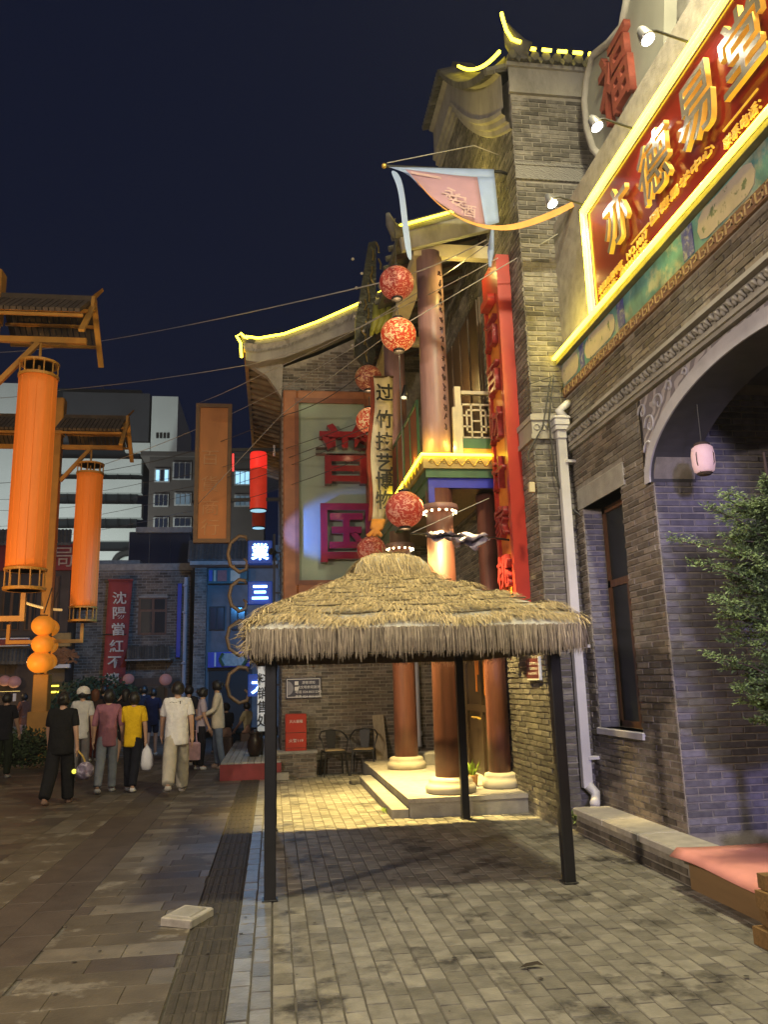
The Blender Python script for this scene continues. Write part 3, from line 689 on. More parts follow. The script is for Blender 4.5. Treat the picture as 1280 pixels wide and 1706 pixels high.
# front: frieze, cap tiles, bands
b = MB().box(XP - 0.03, YP - 0.05, 9.36, 4.5, YP, 9.42).box(XP - 0.015, YP - 0.03, 9.42, 4.5, YP, 9.76).box(XP - 0.05, YP - 0.07, 9.76, 4.5, YP, 9.82)
b.build('frieze', M_plaster, mh)
b = MB().box(XP - 0.02, YP - 0.04, 8.06, 4.5, YP, 8.10).box(XP - 0.01, YP - 0.025, 8.10, 4.5, YP, 8.27).box(XP - 0.02, YP - 0.04, 8.27, 4.5, YP, 8.31)
b.build('carved_band', scroll_mat('carved grey band', (0.26, 0.25, 0.23), (0.16, 0.15, 0.14), 3.0, (4, 1, 4)), mh)
b = MB().box(XP - 0.05, YP - 0.06, 4.72, 3.62, YP + .5, 4.79).box(XP - 0.03, YP - 0.035, 4.54, 3.62, YP + .5, 4.72).box(XP - 0.05, YP - 0.06, 4.48, 3.62, YP + .5, 4.54)
cb = b.build('carved_capital', M_plaster, mh)
fl = MB()
for k in range(5):
    x = XP + 0.03 + k * 0.085
    fl.tube([(x + 0.035 * cos(q * .7), YP - 0.04, 4.63 + 0.05 * sin(q * .7) * (1 - q * .05)) for q in range(9)], 0.009, 5)
fl.build('carved_leaf', M_plaster, cb, smooth=True)
tl = MB()
for k in range(9):                                    # round tile ends along the front eave
    x = XP + 0.02 + k * 0.155
    tl.tube([(x, YP - 0.16, 9.86), (x, YP + 0.5, 10.0)], 0.062, 8)
    tl.add([(x + 0.02, YP - 0.14, 9.86), (x + 0.14, YP - 0.14, 9.86), (x + 0.08, YP - 0.15, 9.74)], [(0, 1, 2)])
tl.box(XP - 0.05, YP - 0.12, 9.82, 4.5, YP + 0.6, 9.86)
pieces(tl, 'front_eave_tile', M_roof, mh)
nd = MB()
for k in range(5):
    x = XP + 0.20 + k * 0.22; nd.tube([(x, YP - 0.19, 9.93), (x + 0.13, YP - 0.19, 9.93)], 0.022, 8)
pieces(nd, 'neon_dash', M_neon, mh)
# upturned horn at the corner
hp_ = [Vector((XP + 0.16, YP - 0.15, 9.95)), Vector((XP + 0.04, YP - 0.15, 9.99)), Vector((XP - 0.03, YP - 0.15, 10.12)), Vector((XP - 0.06, YP - 0.14, 10.28)), Vector((XP - 0.08, YP - 0.14, 10.40))]
MB().tube([p + Vector((0.10 - 0.016 * i, 0.04, -0.01)) for i, p in enumerate(hp_)], [0.13, 0.14, 0.12, 0.07, 0.03], 8).build('eave_horn', M_roof, mh, smooth=True)
MB().tube([p + Vector((-0.05, -0.09, 0.02)) for p in hp_], 0.024, 8).build('neon_horn', M_neon, mh)
# raking cornice and coping on the side wall
def rake(z_off, x_off, y0=YP - 0.02, y1=13.3, n=26):
    return [Vector((XP - x_off, y0 + (y1 - y0) * i / n, gable_top(y0 + (y1 - y0) * i / n) + z_off)) for i in range(n + 1)]
def moulding(prof, name, m):
    s = MB(); rows = [rake(z, x) for x, z in prof]
    for a, b_ in zip(rows, rows[1:]): s.strip(a, b_)
    return s.build(name, m, mh, smooth=False)
moulding([(0.01, -0.78), (0.05, -0.76), (0.05, -0.68), (0.10, -0.66), (0.10, -0.58), (0.15, -0.55), (0.15, -0.48), (0.12, -0.46), (0.12, 0.05), (0.20, 0.08), (0.20, 0.14), (-0.2, 0.2)], 'raking_cornice', M_plaster)
tb = MB(); R_ = rake(0.16, 0.05, n=44)
for p, q in zip(R_, R_[1:]):                          # tile row under the coping
    m_ = (p + q) / 2; tb.tube([m_ + Vector((-0.28, 0, -0.06)), m_ + Vector((0.2, 0, 0.10))], 0.055, 6)
pieces(tb, 'rake_tile', M_roof, mh)
cpn = MB(); A = rake(0.22, 0.05); B = rake(0.36, 0.05); C = rake(0.36, -0.25)
cpn.strip(A, B).strip(B, C).build('coping', M_roof, mh)
MB().tube([p + Vector((-0.08, 0, 0.40)) for p in rake(0, 0.06, 8.99, 11.12)], 0.024, 8).build('neon_rake', M_neon, mh)

# platform, step, columns
pf = MB().bbox(1.66, 10.16, -0.03, XP - 0.004, 15.5, 0.22, 0.012).build('platform', M_conc, mh)
MB().bbox(1.44, 10.19, -0.03, 1.655, 14.0, 0.105, 0.01).build('step', M_conc, mh)
MB().add([(1.64, 10.14, 0.2235), (XP - 0.01, 10.14, 0.2235), (XP - 0.01, 15.5, 0.2235), (1.64, 15.5, 0.2235)], [(0, 1, 2, 3)]).box(1.64, 10.14, 0.17, XP - 0.01, 10.158, 0.2234).build('platform_slab', M_stone, pf)
def column(x, y, r, z0, z1, plinth=True, ring=False):
    n = 28
    c = MB().lathe((x, y, 0), [(r * 1.02, z0), (r * 1.03, z0 + 0.5), (r, z0 + 1.8), (r * 0.96, z1)], n).build('column', M_shaft if z0 < 1 else M_bronze, mh, smooth=True)
    if plinth:
        MB().lathe((x, y, 0), [(r * 1.62, 0.2245), (r * 1.72, 0.25), (r * 1.72, 0.30), (r * 1.60, 0.335), (r * 1.48, 0.345), (r * 1.50, 0.375), (r * 1.42, 0.405), (r * 1.15, 0.42), (r * 1.0, 0.421)], n).build('plinth', mat('cream stone', (0.55, 0.50, 0.38), 0.6, var=0.15), c, smooth=True)
    if ring:
        MB().lathe((x, y, 0), [(r * 1.0, 3.90), (r * 1.32, 3.90), (r * 1.40, 3.93), (r * 1.32, 3.985), (r * 1.0, 3.99)], n).build('capital_ring', M_bronze, c, smooth=True)
        s = MB()
        for k in range(14): t = 2 * pi * k / 14; s.ball((x + r * 1.2 * cos(t), y + r * 1.2 * sin(t), 3.885), 0.017, 6, 4)
        pieces(s, 'ring_lamp', mat('lit ring lamps', (1, 1, 1), 0.3, var=0, emit=(1.0, 0.82, 0.45), es=14), c)
    return c
column(2.27, 10.56, 0.19, 0.42, 4.20, ring=True)
column(2.20, 13.64, 0.19, 0.42, 4.20, ring=True)
column(3.00, 10.80, 0.145, 0.42, 4.20)
column(2.27, 10.56, 0.195, 4.66, 7.78, plinth=False)
column(2.20, 13.64, 0.195, 4.66, 7.78, plinth=False)
for y_ in (10.56, 13.64):                             # warm ring of lamps grazing the shaft
    for dx, dy in ((-0.27, -0.10), (0.05, -0.29), (0.24, -0.15)):
        lamp('column_ring_light', 'SPOT', (2.24 + dx * 1.25, y_ + dy * 1.25, 3.92), (30 if y_ < 12 else 8), (1.0, 0.74, 0.32), 0.02, (2.24 + dx * .3, y_ + dy * .3, 2.0), 50)
# carved calligraphy running down the upper column
cal = MB()
for k in range(17):
    z = 7.4 - k * 0.145
    for q in range(3):
        t = random.uniform(-.35, .05); a = -pi / 2 + .55 + t * .35
        x0, y0 = 2.27 + 0.197 * cos(a), 10.56 + 0.197 * sin(a)
        cal.tube([(x0, y0, z + random.uniform(-.05, .05)), (2.27 + .2 * cos(a + .12), 10.56 + .2 * sin(a + .12), z + random.uniform(-.06, .06)), (2.27 + .197 * cos(a + .2), 10.56 + .197 * sin(a + .2), z + random.uniform(-.06, .06))], 0.011, 4)
pieces(cal, 'carved_stroke', mat('black lacquer stroke', (0.06, 0.03, 0.03), 0.25, var=0.2), mh)

# balcony: slab, beams, fascias, neon, rails
bc = MB().box(2.06, 10.36, 4.34, XP - 0.003, 15.5, 4.63).build('balcony_slab', M_green, mh)
fr = MB().box(2.02, 10.325, 4.46, XP - 0.01, 10.358, 4.625).box(2.022, 10.36, 4.46, 2.058, 15.5, 4.625)
fro = fr.build('fascia', mat('ochre painted fascia', (0.42, 0.30, 0.09), 0.55, var=0.25), bc)
s = MB()
for k in range(6):
    x = 2.10 + k * 0.17
    s.tube([(x + 0.16 * q / 12, 10.318, 4.545 + 0.048 * sin(q / 12 * 2 * pi)) for q in range(13)], 0.010, 5)
    s.tube([(x + 0.045 + 0.03 * cos(q * .8) * (1 - q / 12), 10.318, 4.545 + 0.03 * sin(q * .8) * (1 - q / 12)) for q in range(9)], 0.007, 4)
for k in range(20):
    y = 10.45 + k * 0.25
    s.tube([(2.014, y + 0.24 * q / 12, 4.545 + 0.048 * sin(q / 12 * 2 * pi)) for q in range(13)], 0.010, 5)
pieces(s, 'gilt_wave', M_gold, bc, True)
MB().tube([(XP - 0.02, 10.30, 4.645), (2.0, 10.30, 4.645), (2.0, 12.9, 4.645)], 0.020, 8).build('neon_edge', M_neon, bc)
MB().box(2.10, 10.40, 4.205, 3.10, 10.47, 4.337).box(2.10, 10.402, 3.93, 2.21, 10.468, 4.205).build('blue_lintel', M_blue, mh)
MB().box(2.095, 10.48, 4.16, 2.2, 15.4, 4.337).build('side_lintel', M_green, mh)
MB().box(2.2, 10.48, 4.25, XP - 0.004, 15.4, 4.30).build('porch_ceiling', M_ceil, mh)
# front rail with its lattice
rl = MB().box(2.515, 10.36, 4.64, 2.60, 10.45, 5.66).build('rail_post', M_cream, mh)
MB().box(2.47, 10.34, 4.66, 2.512, 10.40, 5.35).build('rail_stile', M_cream, mh)
lb = MB(); x0, x1, z0, z1 = 2.61, 3.02, 4.92, 5.40; yq = (10.375, 10.405)
def lbar(a, b_, c, d): lb.box(a, yq[0], c, b_, yq[1], d)
t_ = 0.022
gx = [x0 + (x1 - x0) * k / 6 for k in range(7)]; gz = [z0 + (z1 - z0) * k / 6 for k in range(7)]
for (i0, j0, i1, j1) in ((0, 0, 6, 0), (0, 6, 6, 6), (0, 0, 0, 6), (6, 0, 6, 6), (1, 1, 5, 1), (1, 5, 5, 5), (1, 1, 1, 5), (5, 1, 5, 5), (2, 0, 2, 2), (4, 0, 4, 2), (2, 4, 2, 6), (4, 4, 4, 6),
                         (0, 2, 2, 2), (4, 2, 6, 2), (0, 4, 2, 4), (4, 4, 6, 4), (2, 2, 2, 4), (4, 2, 4, 4), (2, 3, 4, 3)):
    lbar(gx[i0] - t_ / 2, gx[i1] + t_ / 2, gz[j0] - t_ / 2 + 0.0007 * i0, gz[j1] + t_ / 2 + 0.0007 * j1)
pieces(lb, 'lattice_bar', M_cream, mh)
MB().box(2.605, 10.36, 5.55, 3.03, 10.42, 5.60).build('top_rail', M_cream, mh)
MB().box(2.605, 10.365, 4.76, 3.03, 10.395, 4.90).build('rail_panel', M_green, mh)
MB().box(2.605, 10.36, 4.67, 3.03, 10.41, 4.755).build('bottom_rail', M_gold, mh)
# side rail along the street
for k, (a, b_) in enumerate(((10.85, 12.1), (12.1, 13.4), (13.9, 15.3))):
    f = MB()
    for z in (4.70, 5.58): f.box(2.05, a, z, 2.09, b_, z + 0.05)
    for y in (a, (a + b_) / 2, b_ - .04): f.box(2.052, y, 4.75, 2.088, y + 0.04, 5.58)
    fo = f.build('side_rail', M_green, mh)
    MB().box(2.065, a + .05, 4.76, 2.075, b_ - .05, 5.57).build('red_rail_panel', scroll_mat('red carved rail panel', (0.36, 0.05, 0.03), (0.18, 0.12, 0.04), 2.5, (1, 4, 3)), fo)
# upper roof over the porch
e0 = Vector((1.83, 10.32, 8.04)); 
sl = (8.40 - 8.04) / (2.9 - 1.83)
def ez(x): return 8.04 + sl * (x - 1.83)
MB().prism([(1.80, 10.30, ez(1.80) - 0.06), (XP, 10.30, ez(XP) - 0.06), (XP, 10.30, ez(XP) + 0.06), (1.80, 10.30, ez(1.80) + 0.06)], (0, 5.2, 0)).build('porch_roof', M_roof, mh)
MB().prism([(1.84, 10.31, ez(1.84) - 0.34), (XP, 10.31, ez(XP) - 0.38), (XP, 10.31, ez(XP) - 0.06), (1.80, 10.31, ez(1.80) - 0.06)], (0, 0.09, 0)).build('verge_board', M_plaster, mh)
MB().tube([(1.80, 10.27, ez(1.80) + 0.03), (3.0, 10.27, ez(3.0) + 0.05)], 0.020, 8).build('neon_verge', M_neon, mh)
MB().box(2.02, 10.43, 7.70, XP - .005, 10.55, 7.90).box(2.04, 10.56, 7.70, 2.30, 15.3, 7.86).box(2.31, 13.55, 7.70, XP - .006, 13.67, 7.86).build('eave_beam', M_cream, mh)
rt = MB()
for k in range(14):
    y = 10.62 + k * 0.36
    if abs(y - 13.6) < .12: continue
    rt.beam((1.86, y, ez(1.86) - 0.10), (XP - .01, y, ez(XP) - 0.10), 0.06, 0.07)
pieces(rt, 'rafter', M_wood, mh)
tl = MB()
for k in range(17):
    y = 10.36 + k * 0.30; tl.tube([(1.74, y, ez(1.74) + 0.08), (XP, y, ez(XP) + 0.08)], 0.05, 6)
pieces(tl, 'roof_tile', M_roof, mh)
hc = MB().tube([(1.84, 10.34, 8.0), (1.74, 10.30, 7.98), (1.66, 10.25, 8.08), (1.62, 10.22, 8.22)], [0.10, 0.10, 0.07, 0.03], 8).build('eave_corner', M_roof, mh, smooth=True)
# upper back wall and doors, dark inside the gallery
dr = MB().box(XP - 0.05, 11.05, 4.66, XP - 0.006, 15.2, 7.4).build('gallery_door', M_wood, mh)
s = MB()
for k in range(7):
    y = 11.1 + k * 0.58; s.box(XP - 0.075, y, 4.7, XP - 0.051, y + 0.09, 7.38)
pieces(s, 'door_stile', M_wood, dr)
# lower doors behind the right column
M_door = mat('dark brown door', (0.036, 0.021, 0.012), 0.5, var=0.3, stretch=(8, 8, 0.8))
ld = MB().box(XP - 0.045, 11.0, 0.225, XP - 0.008, 14.8, 2.72).build('entrance_door', M_door, mh)
s = MB()
for k in range(5):
    y = 11.02 + k * 0.93
    s.box(XP - 0.085, y, 0.226, XP - 0.046, y + 0.12, 2.70)
s.box(XP - 0.083, 11.0, 2.55, XP - 0.047, 14.8, 2.72); s.box(XP - 0.081, 11.0, 1.15, XP - 0.049, 14.8, 1.25)
pieces(s, 'door_stile', M_door, ld)
MB().tube([(XP - 0.10, 11.98, 1.05), (XP - 0.14, 12.0, 1.07), (XP - 0.14, 12.35, 1.07), (XP - 0.10, 12.37, 1.05)], 0.014, 6).build('handle', M_gold, ld)
for (y, z) in ((11.5, 1.95), (11.62, 1.7), (12.0, 2.0), (12.12, 1.75)):
    MB().box(XP - 0.10, y, z - 0.3, XP - 0.088, y + 0.07, z + 0.2).build('paper_strip', M_orange, ld)
MB().box(2.0, 15.35, 4.65, XP, 15.5, 7.9).build('gallery_end_wall', M_brick2, mh)

# small notice plate on the side wall
np_ = thing('notice_plate', 'small dark red notice plate on the lit brick wall behind the hut', 'sign', (XP - 0.03, 9.5, 1.75))
MB().box(XP - 0.045, 9.33, 1.62, XP - 0.014, 9.78, 1.86).build('plate', mat('maroon plate', (0.12, 0.03, 0.035), 0.4), np_)
for z in (1.80, 1.74, 1.68): lettering('small_lettering', '请勿攀爬注意安全', (XP - 0.047, 9.55, z), (0, -1, 0), (0, 0, 1), 0.045, 0.04, M_white, np_, 0, 0)
MB().box(XP - 0.047, 9.31, 1.60, XP - 0.013, 9.33, 1.88).box(XP - 0.047, 9.33, 1.60, XP - 0.013, 9.78, 1.62).build('plate_edge', M_white, np_)

# couplet board with carved characters
cb_ = thing('couplet_board', 'tall red board with dark red carved characters on orange ground beside the porch', 'sign', (3.08, 9.7, 2.3))
BX0, BX1, BY0, BY1, BZ0, BZ1 = 2.98, 3.165, 9.55, 10.28, 2.25, 7.26
MB().box(BX0 + 0.05, BY0, BZ0, BX1, BY1, BZ1).build('backing', M_red, cb_)
MB().box(BX0 + 0.04, BY0 + 0.11, BZ0 + 0.12, BX0 + 0.049, BY1 - 0.09, BZ1 - 0.5).build('orange_field', M_orange, cb_)
MB().box(BX0, BY0 + 0.001, BZ0, BX0 + 0.05, BY0 + 0.11, BZ1).box(BX0, BY1 - 0.09, BZ0, BX0 + 0.05, BY1, BZ1).box(BX0 + 0.001, BY0 + 0.11, BZ1 - 0.5, BX0 + 0.05, BY1 - 0.09, BZ1).box(BX0 + 0.001, BY0 + 0.11, BZ0, BX0 + 0.05, BY1 - 0.09, BZ0 + 0.12).build('raised_border', M_red, cb_)
z = 6.68
lettering('hook_ornament', '一', (BX0 - 0.03, 9.93, 6.72), (0, -1, 0), (0, 0, 1), 0.4, 0.8, M_red, cb_, 0.06, 0.03)
for chx in '万百财汁家桃足':
    z -= 0.66; lettering('carved_character', chx, (BX0 - 0.005, 9.95, z + 0.25), (0, -1, 0), (0, 0, 1), 0.52, 0.46, M_dred, cb_, 0.04, 0.010)

# ================================================================== GABLED HALL WITH THE GREEN SIGN
gh = thing('gabled_hall', 'grey brick hall with sweeping neon lit gable roof behind the thatched hut', 'building', (0.17, 15.6, 0))
YG = 15.56; XG = 0.17
rk = [(-0.56, 8.40), (-0.30, 8.37), (0.2, 8.48), (0.9, 8.78), (1.7, 9.19), (2.6, 9.72), (3.6, 10.35)]
g = MB(); g.prism([(XG, YG, -0.04), (4.2, YG, -0.04), (4.2, YG, 10.0), (2.6, YG, 9.2), (1.7, YG, 8.7), (0.9, YG, 8.3), (XG, YG, 8.0)], (0, 12, 0))
gw = g.build('wall', M_mortar, gh); fixnormals(gw.data)
def kg(u, v):
    x = XG + u
    zt = 7.95 + 0.30 * max(0, x - 0.2) + 0.05 * x * x
    return v < zt and not (0.25 < x < 1.9 and 3.35 < v < 7.4)
bricks(gw, (XG, YG, 0), (1, 0, 0), (0, -1, 0), 3.0, 9.3, M_brick, 300, keep=kg, bl=0.25, bh=0.064)
bricks(gw, (XG, 27, 0), (0, -1, 0), (-1, 0, 0), 11.4, 7.9, M_brick, 0, bl=0.25, bh=0.064)
def rkline(dy, dz): return [Vector((x, dy, z + dz)) for x, z in rk]
v_ = MB(); v_.strip(rkline(YG - .34, -0.02), rkline(YG - .34, -0.40)); v_.strip(rkline(YG - .34, -0.40), rkline(YG, -0.40)); v_.strip(rkline(YG - .36, 0.06), rkline(YG - .36, -0.02)); v_.strip(rkline(YG - .36, -0.02), rkline(YG - .34, -0.02))
v_.build('verge_board', M_plaster, gh)
rf = MB().strip(rkline(YG - .36, 0.06), rkline(27.5, 0.06)); rf.strip(rkline(YG - .33, -0.10), rkline(27.5, -0.10))
rf.add([(-0.56, YG - .36, 8.46), (-0.56, 27.5, 8.46), (-0.56, 27.5, 8.30), (-0.56, YG - .36, 8.30)], [(0, 1, 2, 3)])
rfo = rf.build('roof', M_roof, gh)
ve = MB()
for i in range(60):
    t = i / 60 * (len(rk) - 1); k = min(int(t), len(rk) - 2); f_ = t - k
    x = rk[k][0] + (rk[k + 1][0] - rk[k][0]) * f_; z = rk[k][1] + (rk[k + 1][1] - rk[k][1]) * f_
    ve.tube([(x, YG - .40, z - 0.10), (x, YG - .2, z + 0.0)], 0.05, 7)
    ve.add([(x - .06, YG - .37, z - .10), (x + .06, YG - .37, z - .07), (x, YG - .39, z - .22)], [(0, 1, 2)])
pieces(ve, 'verge_tile', mat('pale plaster tile', (0.34, 0.32, 0.29), 0.8, var=0.3, island=0.2), rfo)
MB().tube([Vector((x, YG - .37, z + 0.10)) for x, z in rk[:6]], 0.026, 8).build('neon_verge', M_neon, gh)
MB().tube([(-0.52, YG - .37, 8.43), (-0.66, YG - .37, 8.56), (-0.74, YG - .37, 8.50), (-0.66, YG - .37, 8.36), (-0.64, YG - .37, 8.05)], 0.026, 8).build('neon_horn', M_neon, gh)
MB().tube([(-0.40, YG - .30, 8.36), (-0.56, YG - .30, 8.45), (-0.66, YG - .30, 8.60)], [0.12, 0.09, 0.03], 8).build('eave_horn', M_roof, gh, smooth=True)
ra = MB()
for k in range(26):
    y = YG + 0.1 + k * 0.36; ra.beam((-0.52, y, 8.22), (XG - 0.01, y, 8.02), 0.12, 0.10)
pieces(ra, 'rafter', mat('weathered rafter', (0.24, 0.18, 0.11), 0.8, var=0.3, island=0.3), gh)
MB().box(-0.60, YG - .30, 8.18, -0.53, 27.4, 8.30).build('eave_beam', M_gold, gh)
MB().prism([(XG - .01, YG - .05, 7.35), (XG + 0.02, YG - .05, 8.05), (-0.50, YG - .05, 8.18), (-0.46, YG - .05, 8.0), (-0.14, YG - .05, 7.8)], (0, 0.18, 0)).build('corner_bracket', M_plaster, gh)

sg2 = thing('hall_sign', 'large green panel in brown frame with two thick red characters on the gabled hall', 'sign', (1.0, YG - .1, 3.3))
f = MB()
for (a, c_, b_, d) in ((0.19, 3.22, 0.47, 7.47), (1.85, 3.22, 2.1, 7.47), (0.47, 3.22, 1.85, 3.56), (0.47, 7.22, 1.85, 7.47)): f.bbox(a, YG - 0.15, c_, b_, YG - 0.02, d, 0.02)
f.build('frame', mat('orange brown frame', (0.34, 0.13, 0.05), 0.45, var=0.2), sg2)
f2 = MB()
for (a, c_, b_, d) in ((0.42, 3.5, 0.50, 7.3), (1.83, 3.5, 1.9, 7.3), (0.5, 3.5, 1.83, 3.59), (0.5, 7.2, 1.83, 7.3)): f2.box(a, YG - 0.165, c_, b_, YG - 0.151, d)
f2.build('frame_bead', mat('dark brown bead', (0.20, 0.07, 0.03), 0.45, var=0.2), sg2)
MB().box(0.46, YG - 0.08, 3.55, 1.88, YG - 0.03, 7.25).build('panel', mat('grey green panel', (0.30, 0.37, 0.29), 0.6, var=0.1, scale=2, c2=(0.25, 0.33, 0.25)), sg2)
M_resin = mat('glossy maroon letter', (0.25, 0.015, 0.04), 0.12, var=0.1)
lettering('character', '普', (1.42, YG - 0.21, 6.10), (1, 0, 0), (0, 0, 1), 1.26, 1.30, mat('glossy red letter', (0.26, 0.016, 0.022), 0.14, var=0.1), sg2, 0.10, 0.016)
lettering('character', '国', (1.42, YG - 0.21, 4.50), (1, 0, 0), (0, 0, 1), 1.18, 1.28, M_resin, sg2, 0.10, 0.018)
for x in (0.55, 0.8, 1.75): MB().tube([(x, YG - .06, 7.47), (x, YG - .10, 7.52), (x + .05, YG - .04, 7.53)], 0.012, 5).build('hook', M_black, sg2)

# things along the foot of the hall wall
pl = thing('info_board', 'dark blue information board with white border on the hall wall', 'sign', (0.56, YG - .04, 1.57))
p0 = at(476, 1164, YG - .05); p1 = at(535, 1128, YG - .05)
MB().box(p0.x, YG - .055, p0.z, p1.x, YG - .015, p1.z).build('board', mat('dark slate blue', (0.035, 0.035, 0.06), 0.4), pl)
fb = MB(); q = .012
fb.box(p0.x + .02, YG - .06, p0.z + .02, p1.x - .02, YG - .0555, p0.z + .02 + q).box(p0.x + .02, YG - .06, p1.z - .02 - q, p1.x - .02, YG - .0555, p1.z - .02)
fb.box(p0.x + .02, YG - .06, p0.z + .03, p0.x + .02 + q, YG - .0555, p1.z - .03).box(p1.x - .02 - q, YG - .06, p0.z + .03, p1.x - .02, YG - .0555, p1.z - .03)
fb.build('border_line', M_white, pl)
for k, t in enumerate(('游客须知', '请文明参观游览', '电话 024-86512345', '传真 024-86512346')):
    lettering('small_lettering', t, (p0.x + 0.43, YG - .058, p1.z - 0.09 - k * 0.085), (1, 0, 0), (0, 0, 1), 0.062, 0.06, M_white, pl, 0.001, 0.004)
for z in (p1.z - .10, p1.z - .20): MB().box(p0.x + .17, YG - .06, z - .035, p0.x + .24, YG - .0556, z + .035).build('icon', M_white, pl)
MB().add([(p0.x + .035, YG - .057, p0.z + .1 + .0)] + [(p0.x + .035 + .11 * cos(t), YG - .057, (p0.z + p1.z) / 2 + .13 * sin(t)) for t in np.linspace(-pi / 2, pi / 2, 12)], [tuple(range(13))]).build('rosette', mat('grey print', (0.25, 0.25, 0.3), 0.5), pl)

rb = thing('extinguisher_cabinet', 'red metal fire cabinet standing on a low brick bench by the hall wall', 'cabinet', (0.42, 15.3, 0.45))
MB().bbox(0.225, 15.18, 0.452, 0.61, 15.5, 1.10, 0.012).build('body', M_red, rb)
MB().box(0.235, 15.172, 0.765, 0.60, 15.1795, 0.775).box(0.235, 15.172, 0.50, 0.60, 15.1795, 0.506).build('door_gap', M_blk, rb)
lettering('lettering', '灭火器箱', (0.418, 15.176, 0.97), (1, 0, 0), (0, 0, 1), 0.062, 0.06, M_white, rb, 0.001, 0.004)
lettering('lettering', '火警119', (0.418, 15.176, 0.63), (1, 0, 0), (0, 0, 1), 0.075, 0.065, M_white, rb, 0.001, 0.004)
bn = thing('brick_bench', 'low grey brick bench against the hall wall under the red cabinet', 'bench', (0.4, 15.3, 0))
bw = MB().box(0.0, 15.13, -0.03, 0.78, 15.53, 0.40).build('wall', M_mortar, bn)
bricks(bw, (0.0, 15.13, 0.0), (1, 0, 0), (0, -1, 0), 0.78, 0.40, M_brick, 60)
MB().bbox(-0.03, 15.10, 0.402, 0.81, 15.54, 0.45, 0.01).build('top_slab', M_conc, bn)

def metal_chair(x, y, rz, label, first=None):
    if first: return dup(first, (x, y, 0), label, rz)
    t = thing('metal_chair', label, 'chair', (0, 0, 0), 'black metal chairs by the hall wall')
    MB().bbox(-.19, -.19, .44, .19, .19, .455, .03).build('seat', mat('wooden seat', (0.42, 0.30, 0.16), 0.5), t)
    for sx in (-1, 1):
        MB().tube([(sx * .18, -.18, .44), (sx * .225, -.225, 0.0)], [.016, .012], 6).build('leg', M_black, t)
        MB().tube([(sx * .18, .18, .44), (sx * .225, .235, 0.0)], [.016, .012], 6).build('leg', M_black, t)
        MB().tube([(sx * .20, -.16, .44), (sx * .245, -.12, .62), (sx * .245, .10, .66)], .011, 6).build('arm_post', M_black, t)
    MB().tube([(-.245, -.12, .62), (-.25, .08, .68), (-.19, .22, .76), (0, .26, .79), (.19, .22, .76), (.25, .08, .68), (.245, -.12, .62)], .014, 6).build('back_rail', M_black, t, smooth=True)
    MB().prism([(-.07, .19, .45), (.07, .19, .45), (.10, .25, .78), (-.10, .25, .78)], (0, .008, 0)).build('back_splat', M_black, t)
    MB().box(-.195, -.195, .405, .195, -.185, .44).box(-.195, .185, .405, .195, .195, .44).box(-.195, -.184, .405, -.185, .184, .44).box(.185, -.184, .405, .195, .184, .44).build('apron', M_black, t)
    t.location = (x, y, 0); t.rotation_euler = (0, 0, rz); return t
ch = metal_chair(1.10, 15.16, rad(8), 'black metal armchair with wooden seat, nearer the red cabinet')
metal_chair(1.66, 15.2, rad(-6), '', None) if False else dup(ch, (1.66, 15.2, 0), 'black metal armchair with wooden seat, beside the leaning plank', rad(-12))
o = MB().beam((2.02, 15.25, 0.0), (1.97, 15.50, 1.02), 0.21, 0.035, (0, 1, 0)).build('leaning_plank', mat('pale plank', (0.40, 0.33, 0.22), 0.7, var=0.2, stretch=(6, 6, 0.6)), None)
tag(o, 'pale wooden plank leaning upright against the hall wall', 'plank')
pp = thing('wall_downpipe', 'thin pale downpipe on the hall wall behind the porch columns', 'pipe', (2.75, 15.45, 0.3))
MB().tube([(2.74, 15.48, 4.2), (2.74, 15.48, 0.55), (2.74, 15.42, 0.42)], 0.055, 10).build('pipe', M_pipe, pp, smooth=True)
MB().lathe((2.74, 15.48, 0), [(0.075, 0.62), (0.078, 0.66), (0.075, 0.70)], 10).build('clip', M_pipe, pp)
lb_ = MB().bbox(-.10, -.06, 0, .10, .06, .055, .006).build('loose_brick', M_brick2, None, loc=(1.36, 13.75, 0.0)); lb_.rotation_euler = (0, 0, .3)
tag(lb_, 'loose grey brick on the paving at the end of the step', 'brick')
lb2 = MB().bbox(-.16, -.10, 0, .16, .10, .11, .008).build('kerb_block', M_conc, None, loc=(0.12, 14.85, 0.0)); tag(lb2, 'pale stone block on the paving before the brick bench', 'stone block')

# pot plant on the platform
pt = thing('pot_plant', 'leafy yellow green plant in a wooden pot on the porch platform', 'plant', (2.72, 11.1, 0.224))
cx, cy = 2.66, 11.05
MB().lathe((cx, cy, .225), [(.075, 0), (.085, .05), (.095, .13), (.10, .145), (.085, .145), (.08, .13)], 14).build('pot', mat('woven pot', (0.50, 0.27, 0.10), 0.7, var=0.3, scale=30), pt, smooth=True)
lf = MB()
for k in range(46):
    t = random.uniform(0, 2 * pi); r = random.uniform(.0, .06); h_ = random.uniform(.06, .24); tilt = random.uniform(.02, .13)
    p = Vector((cx + r * cos(t), cy + r * sin(t), .36)); q = p + Vector((cos(t) * tilt, sin(t) * tilt, h_)); s_ = Vector((-sin(t), cos(t), 0)) * random.uniform(.010, .02)
    m_ = (p + q) / 2 + Vector((0, 0, .02)); lf.add([p - s_ * .3, p + s_ * .3, m_ + s_, q, m_ - s_], [(0, 1, 2, 4), (4, 2, 3)])
lf.build('leaf_cluster', M_leaf3, pt, kind='stuff')
dm = MB().bbox(2.55, 14.0, .225, 3.0, 14.5, .42, .02).build('stone_block', M_conc, None); tag(dm, 'low flat stone block at the back of the porch platform', 'stone block')

